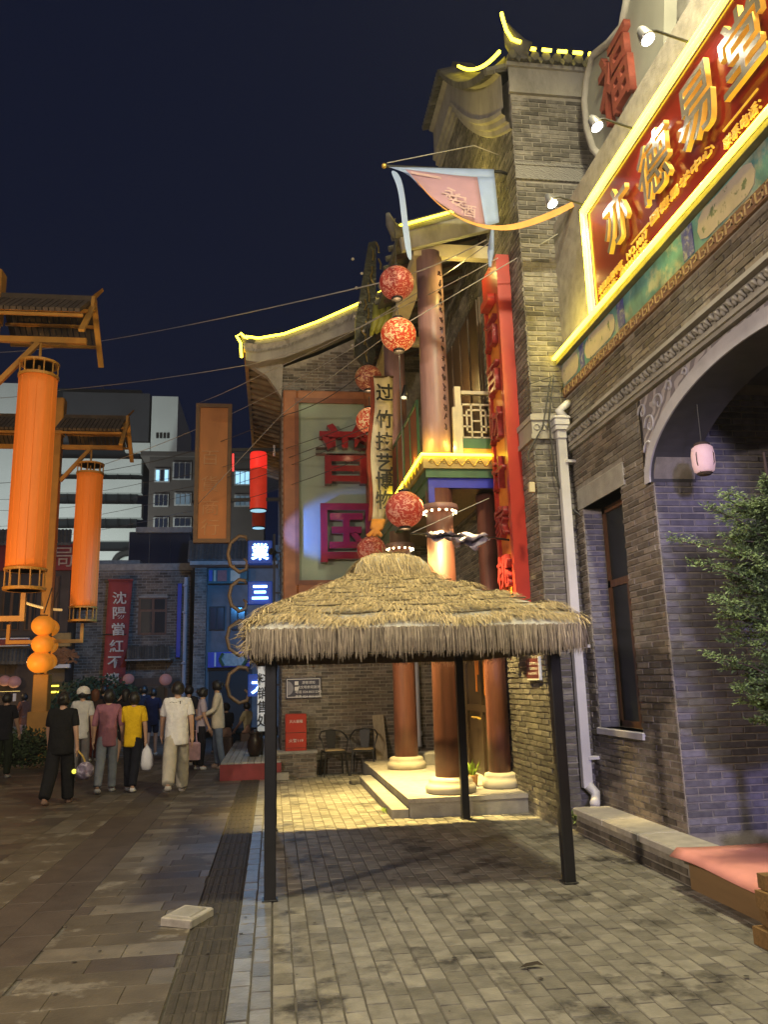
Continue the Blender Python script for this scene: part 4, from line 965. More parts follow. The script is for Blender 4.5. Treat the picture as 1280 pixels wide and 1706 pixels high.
# hanging round lanterns
M_lan = lantern_mat('red floral lantern', (0.36, 0.035, 0.022), (0.62, 0.28, 0.20), 0.16, 15)
M_lan2 = lantern_mat('bright red floral lantern', (0.55, 0.05, 0.015), (0.85, 0.55, 0.25), 0.36, 15)
M_lan3 = lantern_mat('brown red floral lantern', (0.26, 0.045, 0.02), (0.55, 0.30, 0.14), 0.14, 16)
LG = 'round red lanterns hung beside the porch'
def ball_lantern(px, py, Y, dia, label, m, top=0.25):
    p = at(px, py, Y); r = dia / 2
    t = thing('round_lantern', label, 'lantern', p, LG)
    MB().ball((0, 0, 0), r, 24, 14, 0.96).build('globe', m, t, smooth=True, loc=p)
    MB().lathe((p.x, p.y, p.z), [(r * .30, -r * 1.04), (r * .33, -r * .98), (r * .30, -r * .88)], 14).build('bottom_ring', M_blk, t)
    MB().lathe((p.x, p.y, p.z), [(r * .30, r * .88), (r * .33, r * .98), (r * .30, r * 1.05)], 14).build('top_ring', M_blk, t)
    MB().tube([(p.x, p.y, p.z + r), (p.x, p.y, p.z + r + top)], 0.008, 5).build('cord', M_cord, t)
    lamp('lantern_glow', 'POINT', (p.x, p.y, p.z - r * 1.25), 2.0, (1, .6, .3), 0.05)
ball_lantern(661, 472, 10.0, 0.485, 'topmost large round red lantern, under the corner of the porch eave', M_lan, 0.75)
ball_lantern(664, 558, 10.0, 0.485, 'bright red lantern with orange lower half, second below the eave corner', M_lan2, 0.2)
ball_lantern(614, 630, 13.2, 0.48, 'smaller brownish lantern in front of the top of the green sign', M_lan3, 0.9)
ball_lantern(616, 701, 13.2, 0.48, 'smaller red and orange lantern beside the first green sign character', M_lan2, 0.2)
ball_lantern(674, 849, 10.0, 0.50, 'large pale red lantern just below the neon balcony corner', M_lan, 2.3)
ball_lantern(619, 916, 13.2, 0.49, 'red lantern partly hidden behind the tip of the thatched roof', M_lan, 2.0)
# tall dark plaque with bulbs
dpq = thing('bulb_plaque', 'tall dark carved plaque studded with small bulbs above the lanterns', 'sign', at(612, 500, 13.8))
a, b = at(622, 405, 13.8), at(596, 600, 13.8)
MB().prism([a + Vector((-.09, 0, 0)), a + Vector((.06, 0, .05)), b + Vector((.34, 0, .1)), b + Vector((.22, 0, -.2)), b + Vector((-.06, 0, .1)), b + Vector((-.02, 0, .8))], (0, 0.12, 0)).build('plank', mat('blackened carved wood', (0.03, 0.028, 0.015), 0.35, var=0.4, scale=10, bump=0.8, bscale=12, bdist=0.04), dpq)
s = MB()
for k in range(7): p = at(588 + (k % 2) * 12 + 3 * (k % 3), 432 + k * 24, 13.75); s.ball(p, 0.03, 8, 6)
s.build('bulb', mat('frosted bulb', (0.5, 0.45, 0.4), 0.2), dpq)
s = MB()
for k in range(14):
    p = a.lerp(b, k / 14) + Vector((random.uniform(-.02, .15), -0.02, 0)); s.tube([p, p + Vector((random.uniform(-.05, .05), -.03, -.12)), p + Vector((random.uniform(-.05, .08), -.01, -.22))], 0.02, 5)
s.build('carving', mat('old gold carving', (0.20, 0.14, 0.03), 0.3, metal=0.6, var=0.3), dpq)
# green bracket beneath the plaque
gb = thing('eave_ornament', 'yellow green carved eave ornament behind the upper lanterns', 'ornament', at(640, 530, 12.8))
for k in range(4):
    p = at(628 + k * 10, 505 + 6 * (k % 2), 12.8); q = at(618 + k * 9, 560 - 4 * k, 12.8)
    MB().tube([p, p.lerp(q, .5) + Vector((.06, 0, .02)), q], [.06, .09, .03], 6).build('scroll', mat('yellow green paint', (0.30, 0.30, 0.04), 0.5, var=0.3), gb, smooth=True)
# lit bulbs of the gallery spots
for k, (px, py) in enumerate(((735, 648), (694, 683), (690, 705))):
    p = at(px - (60 if k == 0 else 0) + (0 if k else 0), py, 12.6 + k * .2) if k else at(676, 654, 12.2)
    t = thing('gallery_spotlight', ('gallery spotlight under the porch eave, uppermost of the three', 'gallery spotlight in the middle of the three under the porch eave', 'gallery spotlight, lowest of the three under the porch eave')[k], 'spotlight', p)
    MB().tube([p + Vector((0, 0, .12)), p + Vector((0, 0, .0)), p + Vector((-.03, -.02, -.10))], [.03, .055, .065], 10).build('housing', M_black, t, smooth=True)
    MB().ball(p + Vector((-.035, -.03, -.10)), 0.05, 8, 6, .5).build('lens', mat('dim lens', (.8, .8, .7), .2, emit=(1, .85, .5), es=1.2), t)

# white cloth banner with black characters
bnr = thing('cloth_banner', 'tall white cloth banner with black characters hanging before the porch', 'banner', at(640, 750, 12.6))
rows = []; N = 26
for i in range(N + 1):
    py = 628 + (868 - 628) * i / N; t = i / N
    L = at(623 - 4 * t + 3 * sin(t * 9), py, 12.6 + .05 * sin(t * 7)); R2 = at(655 - 1 * t - 14 * max(0, t - .85) / .15, py, 12.75 + .05 * sin(t * 6 + 1)); rows.append((L, R2))
c = MB()
for L, R2 in rows:
    for k in range(5): c.v.append(tuple(L.lerp(R2, k / 4) + Vector((0, .025 * sin(k * 1.6), 0))))
for i in range(N):
    for k in range(4): a = i * 5 + k; c.f.append((a, a + 5, a + 6, a + 1))
o = c.build('cloth', mat('cream cloth', (0.62, 0.55, 0.40), 0.9, var=0.08), bnr, smooth=True); md = o.modifiers.new('t', 'SOLIDIFY'); md.thickness = 0.008
c = MB(); c.strip([L + Vector((-.07, .01, 0)) for L, _ in rows], [L + Vector((-.008, .0, 0)) for L, _ in rows]); o = c.build('red_edge', mat('brown red cloth', (0.26, 0.05, 0.025), 0.9), bnr, smooth=True); md = o.modifiers.new('t', 'SOLIDIFY'); md.thickness = 0.008
for k, t in enumerate('过竹技艺博物'):
    py = (656, 700, 737, 772, 803, 834)[k]; p = at(640, py, 12.6) + Vector((0, -0.06, 0))
    lettering('character', t, p, (1, 0.1, 0), (0, 0, 1), 0.30, 0.33, M_blk, bnr, 0.004, 0.018)
MB().tube([rows[0][0], rows[0][1]], 0.02, 6).build('rod', M_wood, bnr)
gk = at(622, 882, 12.5)
kn = MB()
for k in range(7):
    kn.tube([at(640 - 3 * k, 866, 12.55), at(632 - 2 * k + 2, 878, 12.5), at(612 + 4 * k, 893 - (k % 3) * 2, 12.45)], [.03, .06, .03], 6)
kn.build('gathered_end', mat('orange cloth', (0.70, 0.28, 0.05), 0.8, var=0.2), bnr, smooth=True)

# big pennant with a trailing ribbon
fg = thing('pennant_flag', 'big pale blue and pink pennant with orange ribbon tail stretched over the street', 'flag', at(730, 320, 9.3))
MB().tube([at(640, 277, 9.3), at(836, 287, 9.35), Vector((XP + .01, 9.4, 8.38))], 0.022, 8).build('pole', M_black, fg)
MB().ball(at(640, 277, 9.3), 0.035, 10, 8).build('finial', M_gold, fg)
MB().tube([at(645, 272, 9.3), at(790, 243, 9.6), Vector((XP, 9.7, 8.9))], 0.007, 5).build('stay', M_wire, fg)
def fpt(u, v):                                        # u along the pole, v down the cloth; blue border, pink field
    top = (648 + 175 * u, 279 + 4 * u)
    lowx = [(682, 290), (700, 312), (728, 338), (765, 362), (805, 380), (832, 372)]
    s_ = u * 5; k = min(4, int(s_)); f_ = s_ - k
    low = (lowx[k][0] * (1 - f_) + lowx[k + 1][0] * f_, lowx[k][1] * (1 - f_) + lowx[k + 1][1] * f_)
    px = top[0] * (1 - v) + low[0] * v; py = top[1] * (1 - v) + low[1] * v
    return at(px, py, 9.3 + 0.12 * sin(u * 5 + v * 3) * v - .25 * v)
def cloth(name, us, vs, m):
    c = MB()
    for u in us:
        for v in vs: c.v.append(tuple(fpt(u, v)))
    n = len(vs)
    for i in range(len(us) - 1):
        for k in range(n - 1): a = i * n + k; c.f.append((a, a + n, a + n + 1, a + 1))
    o = c.build(name, m, fg, smooth=True); md = o.modifiers.new('t', 'SOLIDIFY'); md.thickness = 0.006; return o
M_fb = mat('pale blue cloth', (0.33, 0.43, 0.70), 0.9, var=0.06); M_fp = mat('dull pink cloth', (0.44, 0.26, 0.34), 0.9, var=0.06)
ls_ = lambda a, b, n: [a + (b - a) * i / n for i in range(n + 1)]
cloth('blue_border', ls_(0, 1, 14), ls_(0, .14, 2), M_fb); cloth('blue_border', ls_(.83, 1, 4), ls_(.14, .99, 9), M_fb)
cloth('blue_border', ls_(0, .14, 4), ls_(.14, 1, 9), M_fb)
cloth('pink_field', ls_(.14, .83, 12), ls_(.14, .97, 10), M_fp)
M_fo = mat('orange ribbon', (0.72, 0.34, 0.09), 0.8, var=0.12)
rb_ = [(686, 297), (712, 330), (745, 358), (790, 380), (840, 384), (885, 372), (930, 354), (965, 336), (1000, 326)]
ps = [at(px, py, 9.05 - 0.10 * i) for i, (px, py) in enumerate(rb_)]
c = MB(); c.strip([p + Vector((0, 0, .045)) for p in ps], [p + Vector((0.02, -.07, -.05 - .03 * (i in (4, 5, 6)))) for i, p in enumerate(ps)])
o = c.build('ribbon_tail', M_fo, fg, smooth=True); md = o.modifiers.new('t', 'SOLIDIFY'); md.thickness = 0.012; md = o.modifiers.new('s', 'SUBSURF'); md.levels = md.render_levels = 2
tl_ = [(655, 282), (668, 305), (673, 345), (678, 395), (685, 437)]
ps = [at(px, py, 9.25) for px, py in tl_]; wd = (.07, .05, .045, .05, .04)
c = MB(); c.strip([p + Vector((-w, 0, 0)) for p, w in zip(ps, wd)], [p + Vector((w, .03, .01)) for p, w in zip(ps, wd)])
o = c.build('blue_streamer', M_fb, fg, smooth=True); md = o.modifiers.new('t', 'SOLIDIFY'); md.thickness = 0.008; md = o.modifiers.new('s', 'SUBSURF'); md.levels = md.render_levels = 2
for k, (u, v, s1) in enumerate(((.33, .3, .22), (.55, .62, .14), (.6, .7, .14), (.68, .82, .12))):
    p = fpt(u, v) + Vector((0, -.03, 0)); lettering('faded_character', '一永安酒'[k], p, (1, 0, -.15), (.1, 0, 1), s1 * 2, s1 * 1.6, mat('faded white print', (0.52, 0.36, 0.38), 0.9), fg, 0.001, 0.01)
cd_ = MB(); cd_.tube([at(821, 382, 9.6), at(818, 420, 9.6), at(817, 445, 9.6)], [.02, .05, .02], 6).build('blue_tail_end', M_fb, fg)

# furled grey flag across the porch front
ff = thing('furled_flag', 'crumpled grey purple flag wrapped on a pole in front of the porch column', 'flag', at(765, 900, 9.7))
MB().tube([at(684, 889, 9.55), at(822, 896, 9.75), Vector((XP, 9.9, at(822, 896, 9.75).z - .02))], 0.014, 6).build('pole', M_black, ff)
c = MB(); nu, nv = 26, 9
for i in range(nu + 1):
    t = i / nu; px = 712 + 100 * t; py = 890 + 5 * t
    wv = (10 + 14 * abs(sin(t * 7.3)) + 8 * sin(t * 17)) * (0.35 + t * 0.9 if t < .75 else 1.0 - 1.6 * (t - .75))
    for k in range(nv):
        v = k / (nv - 1)
        c.v.append(tuple(at(px + 5 * sin(v * 6 + t * 9), py - 5 + wv * v * 1.25 + 2.5 * sin(k * 2.3 + i), 9.65 + .09 * sin(v * 9 + t * 11) - .06 * (k % 2))))
for i in range(nu):
    for k in range(nv - 1): a = i * nv + k; c.f.append((a, a + nv, a + nv + 1, a + 1))
o = c.build('cloth', mat('grey purple cloth', (0.23, 0.20, 0.28), 0.85, var=0.2, c2=(0.34, 0.30, 0.37), c2scale=7), ff, smooth=True)
# ================================================================== THATCHED HUT
hut = thing('thatched_shelter', 'straw thatched square shelter on four thin steel posts', 'shelter', (1.17, 8.25, 0))
for (x, y) in ((-0.02, 6.74), (2.385, 6.70), (2.30, 9.93), (0.0, 9.80)):
    po = MB().bbox(x - .046, y - .046, 0.0, x + .046, y + .046, 2.02, 0.006).build('post', M_black, hut)
    MB().bbox(x - .062, y - .062, 0.0, x + .062, y + .062, 0.008, 0.003).build('foot_plate', M_black, po)
f = MB()
f.beam((-.02, 6.74, 2.0), (2.385, 6.70, 2.0), .05, .05).beam((2.385, 6.70, 2.002), (2.30, 9.93, 2.002), .05, .05).beam((2.30, 9.93, 2.001), (0, 9.80, 2.001), .05, .05).beam((0, 9.80, 2.003), (-.02, 6.74, 2.003), .05, .05)
for (x, y) in ((-.02, 6.74), (2.385, 6.70), (2.30, 9.93), (0, 9.80)): f.beam((x, y, 2.0), (1.17, 8.25, 2.66), .04, .04)
f.build('roof_frame', M_black, hut)
EX0, EX1, EY0, EY1, EZ = -0.205, 2.555, 6.36, 10.15, 2.05
AX, AY = 1.19, 8.25; CB = 0.37; CZ = 2.66
eave = [Vector((EX0, EY0, EZ)), Vector((EX1, EY0, EZ)), Vector((EX1, EY1, EZ)), Vector((EX0, EY1, EZ))]
capb = [Vector((AX - CB, AY - CB, CZ)), Vector((AX + CB, AY - CB, CZ)), Vector((AX + CB, AY + CB, CZ)), Vector((AX - CB, AY + CB, CZ))]
def slope(i, s, t):                                   # point on slope i, s along the eave, t up the slope
    a, b = eave[i], eave[(i + 1) % 4]; c, d = capb[i], capb[(i + 1) % 4]
    p = a.lerp(b, s).lerp(c.lerp(d, s), t)
    p.z = EZ + (CZ - EZ) * (0.16 * sin(min(1, t * 5) * pi / 2) + 0.84 * t ** 1.12) ; return p
cv = MB()
for i in range(4):
    b0 = len(cv.v)
    for q in range(9):
        for r in range(9): cv.v.append(tuple(slope(i, q / 8, r / 8)))
    for q in range(8):
        for r in range(8): a = b0 + q * 9 + r; cv.f.append((a, a + 9, a + 10, a + 1))
cv.build('tarpaulin', M_tarp, hut, smooth=True)
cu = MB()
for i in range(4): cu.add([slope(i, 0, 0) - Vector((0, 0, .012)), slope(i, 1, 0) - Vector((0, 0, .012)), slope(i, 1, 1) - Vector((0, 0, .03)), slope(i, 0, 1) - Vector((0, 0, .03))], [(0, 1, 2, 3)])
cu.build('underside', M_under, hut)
def blade(mb, p, q, side, w, lift=None):
    m = (p + q) / 2 + (lift or Vector((0, 0, 0)))
    mb.add([p - side * w, p + side * w, m + side * w * .9, q + side * w * .25, q - side * w * .25, m - side * w * .9], [(0, 1, 2, 5), (5, 2, 3, 4)])
def slope_dirs(i, s, t):
    p = slope(i, s, t); du = (slope(i, min(1, s + .01), t) - slope(i, max(0, s - .01), t)).normalized(); dn = (slope(i, s, max(0, t - .02)) - slope(i, s, min(1, t + .02))).normalized()
    n = dn.cross(du).normalized(); n = n if n.z > 0 else -n
    return p, du, dn, n
th = MB(); ROWS = 10
for i in range(4):
    dens = (1.0, 0.75, 0.4, 0.75)[i]
    for r in range(ROWS):
        t0 = 0.075 + 0.945 * r / (ROWS - 1)
        L = (eave[(i + 1) % 4] - eave[i]).length * (1 - t0) + CB * 2 * t0
        for k in range(int(L * 520 * dens)):
            s = random.random(); t = min(1.0, t0 + random.uniform(-.018, .018) + 0.02 * sin(s * 17 + r * 2))
            if ((i == 0 and s > .90) or (i == 1 and s < .16)) and t > .14 and sin(t * 24) > -.1: continue
            if i == 1 and 0.55 < s < 0.63 and random.random() < .6: continue      # gaps where the white sheet shows
            if i == 1 and t > .2 and abs(s - .03) < .02: continue
            p, du, dn, n = slope_dirs(i, s, t)
            ln = random.uniform(.10, .21) * (0.8 if r == 0 else 1); an = random.gauss(0, .45)
            d = (dn * cos(an) + du * sin(an)); q = p + d * ln + n * random.uniform(.004, .035); p2 = p + n * random.uniform(.012, .04)
            side = n.cross(d).normalized()
            blade(th, p2, q, side, random.uniform(.0018, .0042), n * random.uniform(.0, .03))
# straw rope along the hips, thick tufts
for i in range(4):
    for k in range(420):
        t = random.random()
        if i == 1 and t > .12 and sin(t * 24) > -.1: continue
        p = slope(i, 0.0, t) + Vector((0, 0, .02)); o_ = Vector((p.x - AX, p.y - AY, 0)).normalized()
        d = (o_ + Vector((random.gauss(0, .5), random.gauss(0, .5), -.35))).normalized(); q = p + d * random.uniform(.08, .18)
        blade(th, p + Vector((0, 0, random.uniform(0, .03))), q, d.cross(Vector((0, 0, 1))).normalized(), random.uniform(.003, .006), Vector((0, 0, .02)))
th.build('thatch', M_thatch, hut, kind='stuff')
ro = MB()                                             # the dark seams between the straw rows
for i in range(4):
    for r in range(ROWS - 1):
        t0 = 0.075 + 0.945 * (r + 1) / (ROWS - 1) - .075
        ro.tube([slope_dirs(i, s / 14, min(1, t0 + 0.02 * sin(s / 14 * 17 + r * 2)))[0] + Vector((0, 0, .03)) for s in range(15)], 0.007, 4)
ro.build('straw_rope', mat('dark straw rope', (0.09, 0.07, 0.04), 0.9), hut)
per = [(eave[0], eave[1]), (eave[1], eave[2]), (eave[2], eave[3]), (eave[3], eave[0])]
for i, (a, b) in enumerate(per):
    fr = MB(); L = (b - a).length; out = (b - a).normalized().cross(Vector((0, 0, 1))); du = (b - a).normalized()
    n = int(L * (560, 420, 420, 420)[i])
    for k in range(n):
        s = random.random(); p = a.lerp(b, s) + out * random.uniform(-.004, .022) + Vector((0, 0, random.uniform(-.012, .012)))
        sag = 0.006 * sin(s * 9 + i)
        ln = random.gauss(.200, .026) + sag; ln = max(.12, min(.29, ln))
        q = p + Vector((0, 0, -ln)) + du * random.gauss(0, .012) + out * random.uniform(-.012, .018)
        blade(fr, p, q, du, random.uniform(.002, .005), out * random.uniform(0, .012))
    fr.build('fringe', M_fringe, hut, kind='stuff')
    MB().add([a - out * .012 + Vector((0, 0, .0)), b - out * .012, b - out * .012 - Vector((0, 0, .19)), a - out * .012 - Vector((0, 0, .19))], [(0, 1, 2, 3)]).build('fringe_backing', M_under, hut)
# loose tufts at the corners
tf = MB()
for c_, o_ in ((eave[0], Vector((-.8, -.3, 0))), (eave[3], Vector((-.8, .3, 0)))):
    for k in range(60):
        p = c_ + Vector((random.uniform(-.02, .05), random.uniform(-.02, .05), random.uniform(-.16, .02)))
        d = (o_ + Vector((random.gauss(0, .45), random.gauss(0, .45), random.gauss(-.35, .45)))).normalized(); q = p + d * random.uniform(.05, .15)
        blade(tf, p, q, d.cross(Vector((0, 1, 0))).normalized(), .003)
tf.build('corner_tuft', M_thatch, hut, kind='stuff')
# the raised cap
cp_ = [(CB * 1.06, CZ + .02), (CB * 1.0, CZ + .11), (CB * .82, CZ + .19), (CB * .5, CZ + .25), (CB * .15, CZ + .28)]
cpm = MB()
vs = [];
for (h_, z) in cp_: vs += [(AX - h_, AY - h_, z), (AX + h_, AY - h_, z), (AX + h_, AY + h_, z), (AX - h_, AY + h_, z)]
fs = []
for r in range(len(cp_) - 1):
    for k in range(4): fs.append((r * 4 + k, r * 4 + (k + 1) % 4, r * 4 + 4 + (k + 1) % 4, r * 4 + 4 + k))
fs.append((16, 17, 18, 19)); cpm.add(vs, fs)
cpo = cpm.build('cap_sheet', M_tarp, hut)
ct = MB()
for i in range(4):
    for r in range(4):
        (h0, z0), (h1, z1) = cp_[r], cp_[r + 1]
        for k in range(int(h0 * 2 * (430 if i in (0, 1, 3) else 200))):
            s = random.uniform(-1, 1); f_ = random.random(); h_ = h0 + (h1 - h0) * f_; z = z0 + (z1 - z0) * f_
            loc = ((s * h_, -h_), (h_, s * h_), (s * h_, h_), (-h_, s * h_))[i]
            p = Vector((AX + loc[0], AY + loc[1], z + .012)); o_ = Vector(((0, -1, 0), (1, 0, 0), (0, 1, 0), (-1, 0, 0))[i])
            d = (o_ * (.25 + .3 * r) + Vector((random.gauss(0, .28), random.gauss(0, .28), -1))).normalized(); q = p + d * random.uniform(.09, .19) + o_ * random.uniform(.0, .025)
            blade(ct, p, q, d.cross(o_).normalized() if d.cross(o_).length > .05 else Vector((o_.y, o_.x, 0)), random.uniform(.0018, .004), o_ * random.uniform(.005, .025))
for k in range(260):                                  # ragged crown
    t = random.uniform(0, 2 * pi); p = Vector((AX + .1 * cos(t), AY + .1 * sin(t), CZ + .275)); d = Vector((cos(t), sin(t), random.uniform(-.7, .5))).normalized()
    blade(ct, p, p + d * random.uniform(.06, .16), d.cross(Vector((0, 0, 1))).normalized(), .004)
ct.build('cap_thatch', M_thatch, hut, kind='stuff')
MB().ball((AX - CB * 1.0, AY - CB * .75, CZ + .06), .05, 10, 8, 1.3).build('vent_hole', M_blk, hut)
# ================================================================== LEFT SIDE: lantern gates
def gate(x, y, label):
    g = thing('gate_post', label, 'lantern post', (x, y, 0), 'yellow roofed lantern posts along the street')
    b = MB()
    b.bbox(x - .25, y - .25, 0, x + .25, y + .25, 1.15, .015).bbox(x - .18, y - .18, 1.15, x + .18, y + .18, 2.05, .015).bbox(x - .125, y - .125, 2.05, x + .125, y + .125, 9.3, .012)
    b.build('post', M_yel, g)
    b = MB().bbox(x - .16, y - .16, 8.3, x + .16, y + .16, 9.32, .02); b.build('post_cap', M_yel, g)
    for sx in (1, -1):
        b = MB(); e = 1.70
        b.beam((x + sx * .13, y - .0, 7.98), (x + sx * e, y - .0, 7.98), .09, .11)
        b.beam((x + sx * .13, y, 7.05), (x + sx * .85, y, 7.93), .08, .09)
        b.build('arm', M_yel, g)
        b = MB()
        for yy, zz in ((-.70, 8.17), (.70, 8.17), (-.34, 8.43), (.34, 8.43)): b.beam((x + sx * .13, y + yy, zz), (x + sx * 1.78, y + yy, zz), .05, .05)
        pieces(b, 'purlin', M_yel, g)
        r = MB(); n = 15
        for k in range(n):
            xa = x + sx * (.14 + 1.62 * k / n); xb = x + sx * (.14 + 1.62 * (k + .82) / n)
            for s_ in (-1, 1):
                r.add([(xa, y + s_ * .05, 8.72), (xb, y + s_ * .05, 8.72), (xb, y + s_ * .78, 8.20), (xa, y + s_ * .78, 8.20), (xa, y + s_ * .06, 8.80), (xb, y + s_ * .06, 8.80), (xb, y + s_ * .80, 8.26), (xa, y + s_ * .80, 8.26)], [(0, 1, 2, 3), (4, 5, 6, 7), (2, 3, 7, 6), (0, 3, 7, 4), (1, 2, 6, 5)])
        r.box(min(x + sx * .14, x + sx * 1.78), y - .10, 8.70, max(x + sx * .14, x + sx * 1.78), y + .10, 8.86)
        pieces(r, 'roof_tile', mat('dark brown roof sheet', (0.075, 0.052, 0.035), 0.75, var=0.3, island=0.2), g)
        b = MB()
        for s_ in (-1, 1):
            b.beam((x + sx * 1.80, y, 8.74), (x + sx * 1.80, y + s_ * .84, 7.82), .05, .10, (1, 0, 0))
        b.prism([(x + sx * 1.77, y - .16, 8.60), (x + sx * 1.77, y + .16, 8.60), (x + sx * 1.77, y + .10, 8.86), (x + sx * 1.77, y - .10, 8.86)], (sx * .06, 0, 0))
        b.prism([(x + sx * 1.76, y - .1, 8.84), (x + sx * 1.76, y + .1, 8.84), (x + sx * 1.92, y + .06, 9.02), (x + sx * 1.92, y - .06, 9.02)], (sx * .03, 0, .03))
        pieces(b, 'bargeboard', M_yel, g)
        b = MB().beam((x + sx * .12, y, 2.86), (x + sx * .93, y, 2.86), .09, .09).beam((x + sx * .89, y, 2.905), (x + sx * .89, y, 3.30), .08, .08, (0, 1, 0)); b.build('lower_bracket', M_yel, g)
    return g
M_lsil = mat('orange lantern silk', (0.70, 0.19, 0.03), 0.6, var=0.10, scale=2.0, stretch=(9, 9, 0.5), bump=0.15, bscale=30, emit=(1.0, 0.22, 0.012), es=0.17)
def tall_lantern(x, y, label):
    t = thing('tall_lantern', label, 'lantern', (x, y, 3.33), 'tall orange lanterns on the posts')
    R_ = .33
    b = MB().lathe((x, y, 0), [(R_ * .99, 3.72), (R_, 3.9), (R_, 7.05), (R_ * .98, 7.22)], 36); b.build('silk_shade', M_lsil, t, smooth=True)
    b = MB()
    for k in range(14): a = 2 * pi * k / 14; b.tube([(x + R_ * 1.0 * cos(a), y + R_ * 1.0 * sin(a), 3.74), (x + R_ * 1.004 * cos(a), y + R_ * 1.004 * sin(a), 5.5), (x + R_ * .995 * cos(a), y + R_ * .995 * sin(a), 7.2)], .007, 4)
    pieces(b, 'seam_rib', M_lsil, t)
    for z0, z1, nm in ((3.34, 3.72, 'bottom_gallery'), (7.22, 7.52, 'top_gallery')):
        b = MB()
        for z, hh in ((z0, .05), (z1 - .04, .04)): b.lathe((x, y, 0), [(R_ - .05, z), (R_ + .02, z), (R_ + .025, z + hh), (R_ - .05, z + hh), (R_ - .05, z)], 30)
        for k in range(12): a = 2 * pi * k / 12; b.tube([(x + R_ * cos(a), y + R_ * sin(a), z0 + .05), (x + R_ * cos(a), y + R_ * sin(a), z1 - .04)], .013, 6)
        b.tube([(x - R_, y, z0 + .02), (x + R_, y, z0 + .02)], .02, 5).tube([(x, y - R_, z0 + .02), (x, y + R_, z0 + .02)], .02, 5)
        b.build(nm, M_yel, t)
    MB().tube([(x, y, 7.24), (x, y, 7.93)], .025, 6).build('hanger', M_yel, t)
    return t
gate(-5.16, 14.5, 'nearer ochre post with brown roof, of which only the arm and bracket show')
gate(-5.72, 21.4, 'farther ochre street post with stepped foot and small brown roof')
tall_lantern(-4.27, 14.5, 'nearer and larger tall orange cylinder lantern'); tall_lantern(-4.83, 21.4, 'farther and smaller tall orange cylinder lantern')
M_ol = mat('orange paper ball', (0.80, 0.30, 0.04), 0.5, var=0.08, emit=(1.0, 0.32, 0.02), es=0.30)
def ball_string(pts, Y, label):
    t = thing('lantern_string', label, 'lanterns', at(*pts[0][:2], Y), 'strings of three orange balls')
    prev = None
    for px, py, r in pts:
        p = at(px, py, Y); rr = r / 1330 * Y * 1.02
        MB().ball((0, 0, 0), rr, 20, 12, .9).build('ball', M_ol, t, smooth=True, loc=p)
        MB().lathe(p, [(rr * .35, -rr * .94), (rr * .36, -rr * .84), (rr * .3, -rr * .82)], 10).lathe(p, [(rr * .3, rr * .82), (rr * .36, rr * .84), (rr * .35, rr * .94)], 10).build('collar', M_wood, t)
        if prev is not None: MB().tube([prev - Vector((0, 0, rr)), p + Vector((0, 0, rr))], .02, 5).build('cord', M_cord, t)
        prev = p
    p = at(*pts[0][:2], Y); MB().tube([p + Vector((0, 0, .3)), (p.x + .1, Y + .2, p.z + .95)], .015, 5).build('cord', M_cord, t)
ball_string([(72, 1042, 17.5), (71, 1073, 16.5), (67, 1103, 19)], 20.6, 'string of three orange ball lanterns in front of the farther post')
ball_string([(82, 1046, 15), (80, 1075, 15), (78, 1102, 15)], 21.9, 'string of three orange ball lanterns half hidden behind the front string')
sl_ = MB()
for k in range(24):
    t = k / 23; p = at(42 + 60 * t, 1004 + 22 * t - 10 * t * t, 20.8 + t); sl_.ball(p, .035, 6, 4)
o = sl_.build('fairy_lights', mat('warm bulbs', (.6, .5, .3), .3, emit=(1, .6, .2), es=.5)); tag(o, 'short string of small bulbs tied to the farther yellow post', 'fairy lights')

# ================================================================== FAR BUILDINGS
def quad_at(mb, x0, y0, x1, y1, Y, d=0.3, Yb=None):
    a = at(x0, y1, Y); b = at(x1, y0, Y)
    mb.box(a.x, Y, a.z, b.x, Y + d, b.z); return mb
tw = thing('office_tower', 'tall pale office tower with dark glass bands beyond the roofs', 'building', at(150, 1100, 70))
quad_at(MB(), -160, 650, 236, 1140, 70.6, 14).build('glass_body', M_glass, tw)
M_tw = mat('pale facade panel', (0.62, 0.66, 0.63), 0.6, var=0.08, scale=0.3)
quad_at(MB(), -160, 640, 84, 1140, 70.0, 1).build('solid_wall', M_tw, tw)
quad_at(MB(), 100, 656, 250, 735, 70.2, 12).build('dark_storey', mat('dark cladding', (0.05, 0.052, 0.06), 0.5, var=0.15, scale=.5), tw)
quad_at(MB(), 250, 661, 297, 762, 70.1, 12).build('stair_tower', M_tw, tw)
quad_at(MB(), 208, 738, 250, 752, 70.0, 2).build('roof_edge', M_tw, tw)
for k in range(4): quad_at(MB(), 260 + k * 6, 721, 264.5 + k * 6, 730, 70.05, .2).build('louvre', M_blk, tw)
for (a, b) in ((765, 787), (799, 820), (840, 862), (880, 901), (918, 946)): quad_at(MB(), 84, a, 236, b, 70.0, 1).build('spandrel_band', M_tw, tw)
for k in range(7):
    for (a, b) in ((787, 799), (820, 840), (862, 880)): quad_at(MB(), 90 + k * 21, a + .5, 91.2 + k * 21, b - .5, 70.3, .2).build('mullion', M_black, tw)
MB().tube([at(191 + 26 * (1 - cos(k / 12 * pi / 2)), 938 - 17 * sin(k / 12 * pi / 2), 69.7) for k in range(13)], .28, 6).build('black_arc', M_blk, tw)
quad_at(MB(), 170, 645, 172, 656, 71, .3).build('aerial', M_black, tw)
quad_at(MB(), 186, 648, 192, 656, 71, 2).build('roof_unit', M_black, tw)

